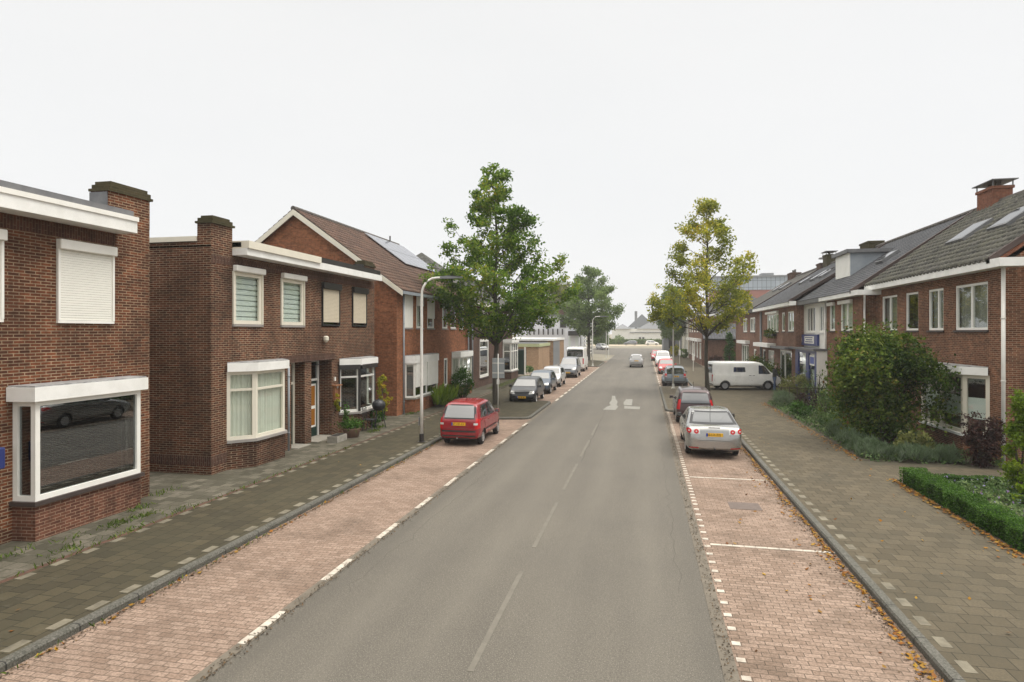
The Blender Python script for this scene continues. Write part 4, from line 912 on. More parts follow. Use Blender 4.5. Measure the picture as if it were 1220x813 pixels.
# ------------------------------------------------------------------ vegetation
M['leafL']=leafmat('oak_leaves_green',[(0.049, 0.103, 0.013), (0.097, 0.186, 0.019), (0.175, 0.283, 0.033), (0.295, 0.381, 0.048), (0.392, 0.327, 0.037)],.5)
M['leafR']=leafmat('autumn_leaves',[(0.188, 0.225, 0.031), (0.338, 0.362, 0.037), (0.537, 0.5, 0.05), (0.688, 0.525, 0.044), (0.625, 0.325, 0.037)],.5)
M['leafF']=leafmat('far_leaves',[(0.111, 0.166, 0.058), (0.199, 0.287, 0.081), (0.309, 0.398, 0.115)],.35)  # greens made paler, so part of the distance haze sits in the leaf colour
M['leafY']=leafmat('far_pale_leaves',[(0.13, 0.156, 0.052), (0.208, 0.221, 0.065), (0.26, 0.26, 0.091)],.3)
M['leafS']=leafmat('shrub_leaves',[(0.019, 0.047, 0.007), (0.057, 0.104, 0.013), (0.113, 0.179, 0.023), (0.207, 0.254, 0.038), (0.189, 0.084, 0.028)],.35)
M['leafB']=leafmat('box_leaves',[(.03,.08,.012),(.06,.14,.02),(.12,.24,.03)],.3)
M['leafG']=leafmat('ground_cover_leaves',[(0.048, 0.096, 0.03), (0.096, 0.168, 0.048), (0.168, 0.24, 0.084), (0.24, 0.264, 0.12)],.3)
M['leafLav']=leafmat('lavender_leaves',[(0.088, 0.13, 0.064), (0.136, 0.197, 0.102), (0.19, 0.26, 0.147), (0.163, 0.185, 0.154)],.3)
M['leafV']=leafmat('bright_leaves',[(.1,.17,.015),(.18,.27,.02),(.3,.38,.03)],.4)
M['leafD']=leafmat('dark_red_leaves',[(.02,.014,.014),(.05,.025,.022),(.09,.04,.03),(.05,.06,.025)],.25)
M['leafX']=leafmat('variegated_leaves',[(.12,.15,.04),(.25,.26,.08),(.4,.38,.14)],.3)
M['grassm']=leafmat('grass_blades',[(.05,.09,.015),(.1,.16,.02),(.2,.24,.05)],.35)
M['petal']=leafmat('violet_petals',[(.25,.2,.45),(.4,.35,.6),(.3,.15,.3)],.2)
M['dead']=leafmat('fallen_leaf',[(0.14, 0.049, 0.014), (0.28, 0.112, 0.014), (0.35, 0.21, 0.021), (0.175, 0.091, 0.042)],.1)
def blades(C,ln,w=.08,spread=.45):
    n=len(C); u=rng.normal(size=(n,3))*spread; u[:,2]=1; u/=np.linalg.norm(u,axis=1)[:,None]; v=np.cross(u,rng.normal(size=(n,3))); v/=np.linalg.norm(v,axis=1)[:,None]
    l=(ln*rng.uniform(.6,1.2,n))[:,None]
    V=np.stack([C-v*l*w*.5,C+v*l*w*.5,C+u*l*.6+v*l*w*.6,C+u*l],1).reshape(-1,3); return V,np.arange(4*n).reshape(n,4)
def limb_tube(V,F,path,rs,n=6):
    path=np.array(path); o=len(V); out=[]
    for i,p in enumerate(path):
        d=path[min(i+1,len(path)-1)]-path[max(i-1,0)]; d=d/np.linalg.norm(d)
        a=np.cross(d,[1,0,0] if abs(d[0])<.8 else [0,0,1]); a/=np.linalg.norm(a); b=np.cross(d,a)
        for k in range(n):
            t=2*math.pi*k/n; V.append(p+(a*math.cos(t)+b*math.sin(t))*rs[i])
    for i in range(len(path)-1):
        for k in range(n): F.append((o+i*n+k,o+i*n+(k+1)%n,o+(i+1)*n+(k+1)%n,o+(i+1)*n+k))
def tree(name,label,x,y,Ht,prof,nl,leaf,mat,dens=60,crad=.42,trunk=.17,seed=1,sy=1.,group=None,fill=.0,base=.1,lift=.3,holes=.0):
    rs_=np.random.default_rng(seed); T=thing(name,label,'tree',(x,y,base),group)
    zs=[p[0] for p in prof]; rr=[p[1] for p in prof]; z0=zs[0]
    V=[];F=[]
    nseg=12; tp=[np.array([x+.06*math.sin(i*1.3+seed),y+.06*math.cos(i*1.7),base-.05+(Ht-.5)*i/nseg]) for i in range(nseg+1)]
    tr=[trunk*(1-i/nseg)**.75+.012 for i in range(nseg+1)]; tr[0]*=1.35
    limb_tube(V,F,tp,tr,10); C=[]
    for i in range(nl):
        f=(i+.5)/nl; z=z0-.2+(Ht-z0)*f**1.05*.97+rs_.normal(0,.35); z=min(max(z,z0-.3),Ht-.3); az=i*2.39996+rs_.uniform(-.5,.5); R_=np.interp(z,zs,rr)*rs_.uniform(.55,1.12); lift_=lift*rs_.uniform(.6,2.6)
        if R_<.15: continue
        st=np.array([x,y,max(z-R_*lift_*1.3,z0-.45)]); d=np.array([math.cos(az),math.sin(az)*sy,0]); n=5
        path=[st+d*R_*t+np.array([0,0,R_*lift_*1.5*t**.9]) + rs_.normal(0,.1,3)*(t>0) for t in np.linspace(0,1,n)]
        r0=max(.02,trunk*.42*(1-f*.75)); limb_tube(V,F,path,[r0*(1-t*.85) for t in np.linspace(0,1,n)],5)
        for k in range(int(3+R_*2.6)):
            t=rs_.uniform(.28,1.0)**.8; p=np.array([np.interp(t,np.linspace(0,1,n),[q[j] for q in path]) for j in range(3)])
            a2=az+rs_.choice([-1,1])*rs_.uniform(.5,1.3); l2=(.35+.28*R_)*rs_.uniform(.4,1)*(1.1-t*.5)
            e=p+np.array([math.cos(a2)*l2,math.sin(a2)*l2,rs_.uniform(-.5,.9)*l2])
            limb_tube(V,F,[p,(p+e)/2+rs_.normal(0,.03,3),e],[r0*.4,r0*.28,.008],4)
            if rs_.random()<holes: continue
            C.append((e,crad*rs_.uniform(.65,1.2))); 
            if rs_.random()<.6: C.append(((p+e)/2+rs_.normal(0,.1,3),crad*.7))
        C.append((path[-1],crad*rs_.uniform(.5,1)))
    top=tp[-1]; 
    for k in range(6): C.append((top+rs_.normal(0,.22,3)+[0,0,-.15],crad*.6))
    npmesh('trunk',np.array(V),np.array(F),M['bark'],T).data.polygons.foreach_set('use_smooth',[True]*len(F))
    P=[]
    for c,r in C:
        n=int(dens*(r/crad)**2*rs_.uniform(.6,1.3)); q=rs_.normal(size=(n,3)); q/=np.linalg.norm(q,axis=1)[:,None]; q*=(rs_.random(n)**.45)[:,None]*r; q[:,2]*=.75; P.append(q+c)
    P=np.concatenate(P); Vv,Ff=leaves(P,leaf)
    # one colour tendency per cluster plus scatter
    cl=np.concatenate([np.full(int(1),0)]) ; nz=np.sin(P[:,0]*1.7+seed)+np.sin(P[:,1]*1.3+P[:,2]*1.9)
    rnd=np.clip((.24 if mat=='leafR' else .4)+.14*nz+rs_.normal(0,.2,len(P)),0,1)
    npmesh('crown',Vv,Ff,M[mat],T,rnd); return T
PLt=[(3.8,1.9),(4.5,3.5),(5.6,3.9),(7,3.4),(8.6,2.7),(10,2.2),(11,1.6),(12.2,.9),(13.5,.35)]
tree('street_tree','tall dense green street tree on the left kerb behind the red hatchback',-8.05,33.2,13.3,PLt,72,.2,'leafL',dens=38,crad=.42,trunk=.14,seed=3)
PRt=[(4.2,1.6),(5.0,3.4),(6,3.9),(7.6,3.7),(8.8,2.6),(9.6,2.2),(10.6,1.8),(11.6,1.5),(13.3,.5)]
tree('street_tree','yellowing sparse street tree standing by the rear of the white van',4.15,44.0,13.4,PRt,58,.2,'leafR',dens=36,crad=.46,trunk=.13,seed=8,holes=.12)
PF=[(3.9,1.8),(5,3.6),(7,4.2),(9.5,3.5),(11.5,2.0),(13.3,.7)]
tree('street_tree','broad dark green street tree beside the second lamp post on the left',-7.8,88,13.3,PF,56,.32,'leafF',dens=34,crad=.75,trunk=.25,seed=5)
tree('garden_tree','pale yellow green tree rising behind the white house',-17.5,126,14.8,[(3,2.5),(6,5),(10,5),(13,3),(14.8,1)],50,.45,'leafY',dens=34,crad=1.0,seed=6)
tree('garden_tree','dull green tree behind the flat roof of the white house',-21,118,10.8,[(3,3),(6,5),(9,4),(10.8,1)],50,.45,'leafF',dens=38,crad=1.0,seed=16)
tree('garden_tree','low green tree under the far end of the dark street tree',-10.5,150,8,[(.8,1.6),(3,2.8),(6,2.4),(8,.6)],34,.45,'leafF',dens=30,crad=.8,seed=26)
tree('street_tree','grey green street tree far along the right pavement behind the red car',4.6,107,11.8,[(4,1.5),(6,2.8),(8,3),(10,2),(11.8,.6)],44,.34,'leafF',dens=40,crad=.7,seed=7)
tree('street_tree','farthest green street tree on the right, in front of the dark shed building',5.4,119,10.6,[(3,1.5),(5.5,2.8),(8,2.4),(10.6,.6)],40,.36,'leafF',dens=40,crad=.7,seed=9)
def bush(name,label,cx,cy,rx,ry,z0,h,n,leaf,mat,cat='shrub',clumps=60,core=.0,stems=5,group=None,shape='ball',blade=0,seed=0,hollow=.55,lump=.1,shoots=0,prm=None):
    rs_=np.random.default_rng(int(abs(cx*100+cy*10))+seed); T=thing(name,label,cat,(cx,cy,z0),group)
    c=rs_.normal(size=(clumps,3)); c/=np.linalg.norm(c,axis=1)[:,None]; c*=(hollow+(1-hollow)*rs_.random(clumps)**.6)[:,None]; c*=(1+lump*(np.sin(c[:,0]*4.1+cx)*np.cos(c[:,1]*3.7+cy)+.7*np.sin(c[:,2]*5+c[:,0]*3)))[:,None]
    if shape=='dome': c[:,2]=np.abs(c[:,2])*2-1
    if shape=='cone':
        zz=rs_.random(clumps); a=rs_.uniform(0,6.28,clumps); rr=(1-zz**1.6*.9)*rs_.uniform(.5,1,clumps); c=np.stack([np.cos(a)*rr,np.sin(a)*rr,zz*2-1],1)
    S=np.array([rx,ry,h/2]); Cc=np.array([cx,cy,z0+h/2]); cs=c*S*.86+Cc
    k=rs_.integers(0,clumps,n); cr=.24*min(rx,h*.6,ry*1.2)*rs_.uniform(.7,1.3,clumps)
    P=cs[k]+rs_.normal(size=(n,3))*cr[k][:,None]*.62; P[:,2]=np.maximum(P[:,2],z0+.02)
    V,F=(blades(P,leaf) if blade else leaves(P,leaf))
    tone=rs_.normal(0,.16,clumps)
    ex=[];exk=[]
    for i in range(shoots):
        a=rs_.uniform(0,6.28); el=rs_.uniform(.1,1.3); st=np.array([cx,cy,z0+h*.5])+np.array([math.cos(a)*math.cos(el)*rx,math.sin(a)*math.cos(el)*ry,math.sin(el)*h*.5])*.86
        L_=rs_.uniform(.35,.95); m_=int(34*L_); t=rs_.random(m_); d=np.array([math.cos(a),math.sin(a),.9])*L_*.6
        q=st+t[:,None]*d; q[:,2]-=t**2*L_*rs_.uniform(.3,1.2); ex.append(q+rs_.normal(0,.035,(m_,3))); exk.append(np.full(m_,rs_.integers(0,clumps)))
    if ex: 
        ex=np.concatenate(ex); P=np.concatenate([P,ex]); k=np.concatenate([k,np.concatenate(exk)]); V,F=leaves(P,leaf); n=len(P)
    sb=MB()
    for i in range(stems):
        a=rs_.uniform(0,6.28); e=cs[rs_.integers(0,clumps)]; sb.tube([(cx+.1*math.cos(a)*rx,cy+.1*math.sin(a)*ry,z0-.02),tuple((np.array([cx,cy,z0])*.5+e*.5)+[0,0,.05*h]),tuple(e)],[.02*h**.5+.004,.014*h**.5+.003,.004],5)
    if stems: sb.build('stems',M['twig'],T)
    npmesh('foliage',V,F,M[mat],T,np.clip(.42+tone[k]+rs_.normal(0,.17,n),0,1)); return T
bush('large_shrub','large dense dark green shrub with arching branches in front of the right houses',8.3,24.3,1.8,1.85,.1,4.2,24000,.13,'leafS',clumps=120,stems=16,hollow=.6,lump=.24,shoots=150)
bush('shrub','dark reddish purple shrub under the splayed bay window on the right',9.9,20.9,.58,.55,.1,1.6,4200,.085,'leafD',clumps=50,stems=8,lump=.2,shoots=25)
bush('conifer','slim bright yellow green upright shrub at the right photo edge',8.8,17.0,.42,.42,.1,2.75,5200,.085,'leafV',cat='conifer',clumps=70,shape='cone')
bush('shrub','small lime yellow shrub at the foot of the slim upright shrub',8.55,16.2,.3,.3,.1,.6,500,.09,'leafV',clumps=16)
bush('shrub','round variegated pale yellow shrub behind the lavender, right of the standing man',9.0,39.9,1.05,.8,.3,1.25,3600,.1,'leafX',clumps=60,stems=10)
bush('shrub','dark green shrub against the house wall left of the shopfront',8.9,52.0,1.1,1.0,.1,2.2,2600,.16,'leafS',clumps=50)
bush('shrub','dark green shrub in front of the white framed ground floor windows',8.7,47.6,1.2,.9,.1,1.9,3000,.14,'leafS',clumps=60)
bush('shrub','low dark green shrub just behind the white van',8.2,57,1.3,1.0,.1,1.2,1500,.16,'leafS',clumps=40)
bush('conifer','bright green columnar conifer beside the low brick annex',9.0,70.5,.75,.7,.1,4.0,2600,.2,'leafB',cat='conifer',clumps=60,shape='cone')
bush('shrub','reddish brown round bush against the low brick annex',7.7,72.0,.75,.6,.1,1.6,1300,.15,'leafD',clumps=30)
bush('shrub','dark round bush at the corner of the cream house far right',5.9,98.5,.7,.8,.1,1.5,700,.25,'leafF',clumps=24)
bush('shrub','orange autumn bush beside the dark round bush far right',5.0,106,.9,.9,.1,1.9,700,.28,'leafR',clumps=24)
bush('shrub','bare twiggy shrub in front of the blue shopfront',9.0,35.5,.8,.7,.1,2.2,450,.1,'leafG',clumps=60,stems=60)
bush('shrub','sparse brown garden shrub between the large shrub and the lavender',8.0,29.5,.8,.9,.1,1.5,1500,.1,'leafG',clumps=40,stems=40)
bush('shrub','low shrub with broad pale green leaves at the edge of the large shrub',7.9,24.5,.75,.8,.1,.9,1300,.14,'leafV',clumps=30)
bush('shrub','pale leaved shrub at the foot of the large shrub beside the path',8.5,22.1,.6,.5,.1,.8,900,.13,'leafX',clumps=30)
bush('shrub','bright green low shrub in the right garden border',7.2,31.2,.55,.8,.1,.75,1300,.11,'leafB',clumps=30)
bush('shrub','green leafy perennial behind the lavender in the middle of the border',7.7,27.0,.8,1.2,.1,.8,2200,.1,'leafG',clumps=40)
bush('shrub','brownish dwarf shrub behind the first lavender clump',8.6,34.0,1.3,.9,.1,.95,2200,.09,'leafD',clumps=40)
bush('shrub','green grassy clump in the middle of the right garden',8.9,31.0,1.2,1.2,.1,1.0,2200,.3,'grassm',clumps=50,blade=1,stems=0)
for i,(a,b,rx,ry,h,l) in enumerate([(7.25,35.6,.75,1.4,.85,'big rounded lavender clump nearest the standing man'),(7.3,26.4-1.0,.65,1.1,.65,'lavender clump along the pavement beside the sparse brown shrub'),(7.0,23.3,.55,1.0,.6,'lavender clump along the pavement left of the large shrub'),(7.2,21.9,.6,.8,.5,'lavender clump at the corner of the border, by the path'),(8.1,21.3,.8,.45,.5,'lavender clump below the large shrub along the path'),(9.1,21.4,.45,.35,.45,'small lavender clump at the wall end of the path')]):
    bush('lavender',l,a,b,rx,ry,.1,h,3000,.17,'leafLav',cat='lavender',clumps=60,blade=1,shape='dome',stems=0,group='lavender clumps in the right garden')
# left side plants
bush('shrub','tall leafy green shrub between the two bays of the orange house',-10.9,36.4,.75,.9,.1,1.9,2600,.13,'leafB',clumps=50)
bush('shrub','low dark green border plants in front of the orange brick house',-10.9,34.2,.5,1.2,.1,1.0,1800,.12,'leafS',clumps=40)
bush('grass_clump','arching strap leaved clump at the foot of the orange brick house',-10.7,32.0,.5,1.3,.1,.55,500,.75,'leafV',cat='plant',clumps=30,blade=1,stems=0)
bush('climbing_plant','climbing plant in the corner between dark trimmed bay and orange house',-11.5,25.9,.3,.45,.1,2.4,700,.13,'leafR',cat='plant',clumps=30)
bush('shrub','low green plant under the kettle grill by the dark trimmed bay',-11.2,24.4,.35,.6,.1,.8,700,.1,'leafB',clumps=20)
bush('shrub','overgrown low shrub along the garage driveway',-11.6,59,1.0,2.2,.1,.8,1200,.2,'leafG',clumps=30)
bush('weed','fern like weed on the brown wall beside the wooden box',-11.7,22.15,.15,.25,1.0,.75,160,.16,'leafR',cat='plant',clumps=10,stems=0)
bush('shrub','round green bush before the low white building at the far end',-8.3,206,2.2,1.6,0,3.0,600,.5,'leafF',clumps=20)
fb,c_=FB_
V,F=leaves(c_,.16); npmesh('trailing_leaves',V,F,M['leafS'],fb,rng.random(len(c_)))
# far hedge
H_=thing('hedge','long dark hedge across the far end of the street','hedge',(-5,210,0)); MB().box(-22,10,209.3,210.7,0,1.7).build('hedge_body',M['leafF'],H_)
P=np.stack([rng.uniform(-22,10,2500),209.2+rng.uniform(0,.2,2500),rng.uniform(0,1.9,2500)],1); V,F=leaves(P,.4); npmesh('foliage',V,F,M['leafF'],H_,rng.random(2500))
# box hedge as an L
H_=thing('box_hedge','low clipped bright green box hedge edging the near flower bed','hedge',(7,13,.1))
hp=[(12.5,18.3),(6.9,18.2),(6.95,12.9),(12.5,12.7)]
P=[]
for i,(a,b) in enumerate(zip(hp[:-1],hp[1:])):
    L=math.dist(a,b); wd=.26 if i==1 else (.14 if i==0 else .26); hh=.42 if i else .25; n=int(L*2600*(1 if i else .5)); t=rng.random(n); dx,dy=(b[0]-a[0])/L,(b[1]-a[1])/L
    s=rng.uniform(-1,1,n); z=rng.random(n); e=rng.random(n); m1=e<.45; z=np.where(m1,rng.uniform(.88,1.02,n),z); s=np.where(~m1,np.sign(s)*rng.uniform(.8,1.05,n),s)
    wob=1+.1*np.sin(t*L*5+i)+.07*np.sin(t*L*13)
    P.append(np.stack([a[0]+dx*L*t-dy*s*wd*wob,a[1]+dy*L*t+dx*s*wd*wob,.1+z*hh*(1+.06*np.sin(t*L*7))],1))
    mb=MB().seg(a,b,0,L,-wd*.75,wd*.75,.05,.1+hh*.85); mb.build('hedge_core',M['leafS'],H_)
P=np.concatenate(P); V,F=leaves(P,.042); npmesh('foliage',V,F,M['leafB'],H_,np.clip(rng.normal(.5,.25,len(P))+(P[:,2]-.35)*.5,0,1))
n=15000; P=np.stack([rng.uniform(7.2,12.4,n),rng.uniform(13.0,18.1,n),np.zeros(n)],1); P[:,2]=.12+rng.random(n)*(.24+.08*np.sin(P[:,0]*3)*np.cos(P[:,1]*2.4)); V,F=leaves(P,.1,up=1.2)
o=npmesh('ground_cover',V,F,M['leafG'],None,np.clip(.45+.2*np.sin(P[:,0]*2.3+P[:,1])+rng.normal(0,.2,n),0,1)); o['kind']='stuff'
n=420; P=np.stack([rng.uniform(7.3,12,n),rng.uniform(13.1,18,n),rng.uniform(.33,.43,n)],1); V,F=leaves(P,.06,up=1.5); o=npmesh('violet_flowers',V,F,M['petal'],None,rng.random(n)); o['kind']='stuff'
n=9000; P=np.stack([rng.uniform(6.75,10.5,n),rng.uniform(21.0,37,n),rng.uniform(.1,.3,n)],1); V,F=leaves(P,.13,up=1); o=npmesh('ground_cover',V,F,M['leafG'],None,rng.random(n)*.8); o['kind']='stuff'
# grass weeds between the front flags
P=[]
for a,b,n in ((-10.9,9.9,60),(-10.75,10.9,220),(-10.65,11.5,160),(-10.4,9.4,120),(-11.2,11.9,120),(-11.75,13.2,120),(-10.1,10.6,90),(-10.15,12.0,50),(-11.2,28.6,260),(-11.2,29.4,200),(-10.7,23.2,260),(-10.9,24.2,260),(-11.1,8.9,90)):
    n=n//2; P.append(np.stack([a+rng.normal(0,.1,n),b+rng.normal(0,.22,n),np.full(n,.1)],1))
n=260; yy=rng.uniform(8,20,n); P.append(np.stack([-10.06+rng.normal(0,.04,n),yy,np.full(n,.1)],1))
n=160; yy=rng.uniform(5,26,n); P.append(np.stack([-7.5+rng.normal(0,.03,n),yy,np.full(n,.0)],1))
n=1500; P.append(np.stack([rng.uniform(-10.9,-10.2,n),rng.uniform(42,56,n),np.full(n,.1)],1))
P=np.concatenate(P); V,F=blades(P,.10,.2,.8); o=npmesh('weeds',V,F,M['grassm'],None,rng.random(len(P))); o['kind']='stuff'
# fallen leaves
def fallen(pts,z,size): 
    n=len(pts); P=np.column_stack([pts,np.full(n,z)+rng.uniform(0,.02,n)]); u=rng.normal(size=(n,3)); u[:,2]*=.2; u/=np.linalg.norm(u,axis=1)[:,None]; w=np.array([0,0,1])+rng.normal(0,.25,(n,3)); v=np.cross(u,w); v/=np.linalg.norm(v,axis=1)[:,None]
    s=(size*rng.uniform(.6,1.2,n))[:,None]; V=np.stack([P-u*s*.5,P+v*s*.33,P+u*s*.5+[0,0,.01],P-v*s*.33],1).reshape(-1,3); return V,np.arange(4*n).reshape(n,4)
pts=[]
n=1100; y=5+26*rng.random(n)**1.2; pts.append(np.stack([3.4-np.abs(rng.normal(0,.11,n))*(.6+.4*np.sin(y*1.7)),y],1))
n=110; y=5+15*rng.random(n); pts.append(np.stack([3.4-np.abs(rng.normal(0,.5,n)),y],1))
n=26; pts.append(np.stack([rng.uniform(1.3,3.3,n),rng.uniform(7,20,n)],1))
n=150; pts.append(np.stack([-7.5+np.abs(rng.normal(0,.06,n)),rng.uniform(6,22,n)],1))
n=50; pts.append(np.stack([rng.uniform(-5.0,.9,n)*1.0,rng.uniform(6,24,n)],1)[:0])
V,F=fallen(np.concatenate(pts),.014,.085); o=npmesh('fallen_leaves',V,F,M['dead'],None,rng.random(len(F))); o['kind']='stuff'
pts=[]; n=500; y=12.5+6*rng.random(n); pts.append(np.stack([6.62-np.abs(rng.normal(0,.1,n)),y],1)); n=600; y=21+16*rng.random(n); pts.append(np.stack([6.65-np.abs(rng.normal(0,.16,n)),y],1)); n=45; pts.append(np.stack([rng.uniform(3.8,6.5,n),rng.uniform(8,26,n)],1)); n=60; pts.append(np.stack([rng.uniform(-10,-7.8,n),rng.uniform(6,30,n)],1)[:12])
V,F=fallen(np.concatenate(pts),.115,.08); o=npmesh('fallen_leaves',V,F,M['dead'],None,rng.random(len(F))); o['kind']='stuff'

# crumbs of dark debris in the gutters
pts=[]
n=2600; y=4+30*rng.random(n); pts.append(np.stack([-7.5+np.abs(rng.normal(0,.07,n)),y],1)); n=3000; y=4+28*rng.random(n); pts.append(np.stack([3.42-np.abs(rng.normal(0,.14,n)),y],1)); n=1500; y=5+30*rng.random(n); pts.append(np.stack([1.02+rng.normal(0,.05,n),y],1)); n=1600; y=5+22*rng.random(n); pts.append(np.stack([-5.08+rng.normal(0,.05,n),y],1))
M['crumb']=leafmat('gutter_debris',[(.03,.022,.014),(.07,.05,.03),(.16,.1,.05)],.05)
V,F=fallen(np.concatenate(pts),.01,.035); o=npmesh('gutter_debris',V,F,M['crumb'],None,rng.random(len(F))); o['kind']='stuff'
# ------------------------------------------------------------------ cars
TOPS={
'hatch':([(0,.38),(.008,.58),(.025,.66),(.10,.95),(.17,.99),(.35,1.0),(.5,1.0),(.60,.955),(.79,.64),(.92,.55),(.975,.46),(1,.3)],
         [(0,.36),(.008,.56),(.025,.62),(.3,.61),(.79,.59),(.92,.51),(.975,.42),(1,.28)]),
'lift':([(0,.38),(.006,.6),(.02,.70),(.085,.73),(.16,.79),(.33,.985),(.45,1.0),(.54,.985),(.73,.69),(.92,.56),(.98,.44),(1,.3)],
        [(0,.36),(.006,.57),(.02,.68),(.085,.70),(.3,.68),(.73,.64),(.92,.52),(.98,.42),(1,.28)]),
'mpv':([(0,.34),(.006,.55),(.015,.66),(.06,.93),(.1,.985),(.3,1.0),(.55,1.0),(.65,.95),(.84,.62),(.94,.53),(.98,.42),(1,.28)],
       [(0,.34),(.006,.52),(.015,.58),(.3,.56),(.84,.55),(.94,.49),(.98,.4),(1,.26)]),
'van':([(0,.3),(.004,.85),(.012,.95),(.03,.985),(.08,1.0),(.6,1.0),(.67,.985),(.72,.95),(.845,.62),(.96,.5),(.99,.4),(1,.24)],
       [(0,.3),(.004,.5),(.012,.56),(.03,.57),(.6,.57),(.845,.56),(.96,.47),(.99,.37),(1,.22)]),
}
def smooth_mesh(V,F,lv=2):
    me=bpy.data.meshes.new('tmp'); me.from_pydata(V,[],F); me.update()
    bm=bmesh.new(); bm.from_mesh(me); bmesh.ops.remove_doubles(bm,verts=bm.verts,dist=1e-4); bmesh.ops.recalc_face_normals(bm,faces=bm.faces); bm.to_mesh(me); bm.free()
    o=bpy.data.objects.new('tmp',me); COL.objects.link(o); s=o.modifiers.new('s','SUBSURF'); s.levels=lv; s.render_levels=lv
    dg=bpy.context.evaluated_depsgraph_get(); out=bpy.data.meshes.new_from_object(o.evaluated_get(dg)); bpy.data.objects.remove(o); return out
def car(name,label,loc,heading,kind,L,W,H,col,cat='car',wr=.3,wb=(.18,.8),metal=0,glass='carglass',detail=2,plate=None,group=None,roofw=.76,gap=True,darkbump=False,tail='redlamp',rim='rim',rearwin=True,sidewin=None,clear=.25,lamps=None,facing_plate=True):
    T=thing(name,label,cat,loc,group,heading,local=True)
    top,belt=TOPS[kind]; ti=lambda f:np.interp(f,[p[0] for p in top],[p[1] for p in top])*H; bi=lambda f:np.interp(f,[p[0] for p in belt],[p[1] for p in belt])*H
    pw=[(0,.80),(.008,.88),(.03,.945),(.09,.985),(.2,1),(.8,1),(.9,.97),(.96,.9),(.985,.8),(1,.66)] if kind!='van' else [(0,.93),(.008,.97),(.05,1),(.8,1),(.9,.97),(.96,.91),(.985,.84),(1,.72)]
    wi=lambda f:np.interp(f,[p[0] for p in pw],[p[1] for p in pw])*W/2
    xs=sorted({0,.006,.02,.045,.08,.12,.17,.24,.33,.42,.5,.57,.63,.69,.75,.8,.85,.9,.94,.97,.985,1.}|{p[0] for p in top})
    V=[];F=[];sec=[]
    for f in xs:
        zt,zb,w=ti(f),bi(f),wi(f); g=max(0,min(1,(zt-zb)/(.36*H))); x=(f-.5)*L
        zl=clear+(.1 if f<.02 or f>.98 else 0); rw=w*(.9*(1-g)+(roofw)*g); zt=max(zt,zb+.012)
        half=[(0,zl),(w*.78,zl),(w*.95,zl+.04),(w*1.0,zl+.2*(zb-zl)+.05),(w*1.0,zl+.62*(zb-zl)),(w*.985,zb-.05),(w*.955,zb),(rw+(w*.955-rw)*.12*g,zb+(zt-zb)*.86),(rw*.93,zb+(zt-zb)*.975),(rw*.6,zt+.012*g),(0,zt+.03)]
        ring=[(x,y,z) for y,z in half]+[(x,-y,z) for y,z in reversed(half[1:-1])]
        V+=ring; sec.append(len(ring))
    n=sec[0]
    for i in range(len(xs)-1):
        for k in range(n): F.append((i*n+k,i*n+(k+1)%n,(i+1)*n+(k+1)%n,(i+1)*n+k))
    for o,rev in ((0,1),((len(xs)-1)*n,0)):
        hn=n//2
        for k in range(hn):   # quad strip across the end
            a,b=k,k+1; c,d=(n-k-1)%n,(n-k)%n
            fc=[o+a,o+b,o+c,o+d]; fc=[q for i_,q in enumerate(fc) if q not in fc[:i_]]
            if len(fc)>2: F.append(tuple(fc if rev else reversed(fc)))
    sm=smooth_mesh(V,F,2); bm=bmesh.new(); bm.from_mesh(sm); bvh=BVHTree.FromBMesh(bm); bm.free()
    axles=[(wb[0]-.5)*L,(wb[1]-.5)*L]
    # wheel arches: cut with cylinders
    bo=bpy.data.objects.new('body',sm); COL.objects.link(bo)
    cm=bpy.data.meshes.new('c'); cb=MB()
    for ax in axles:
        for s in (-1,1): cb.lathe([(wr+.055,-.16),(wr+.055,.16)],(ax,s*(W/2-.08),wr-.005),'y',24)
    cm.from_pydata(cb.v,[],cb.f); b2=bmesh.new(); b2.from_mesh(cm); bmesh.ops.recalc_face_normals(b2,faces=b2.faces); b2.to_mesh(cm); b2.free()
    co=bpy.data.objects.new('c',cm); COL.objects.link(co); md=bo.modifiers.new('b','BOOLEAN'); md.operation='DIFFERENCE'; md.object=co; md.solver='EXACT'
    dg=bpy.context.evaluated_depsgraph_get(); res=bpy.data.meshes.new_from_object(bo.evaluated_get(dg)); bpy.data.objects.remove(co)
    if len(res.polygons)<200: res=sm
    bo.modifiers.clear(); bo.data=res; res.name='body'; res.materials.clear(); res.materials.append(col); res.materials.append(M['plastic'])
    for p in res.polygons:
        c=p.center; p.use_smooth=True
        for ax in axles:
            d=math.hypot(c.x-ax,c.z-(wr-.005))
            if d<wr+.062 and abs(c.y)<W/2-.012 and c.z<wr*2+.1 and (abs(d-wr-.055)<.012 or abs(abs(c.y)-(W/2-.24))<.01): p.material_index=1; p.use_smooth=False
        if c.z<clear+.045: p.material_index=1
    bo.parent=T; BASE[bo.name]=Vector((0,0,0))
    def cast(view,u,v):
        o,d={'L':((u,3,v),(0,-1,0)),'R':((u,-3,v),(0,1,0)),'rear':((-L,u,v),(1,0,0)),'front':((L,u,v),(-1,0,0)),'top':((u,v,4),(0,0,-1))}[view]
        h=bvh.ray_cast(Vector(o),Vector(d)); return h[0],h[1]
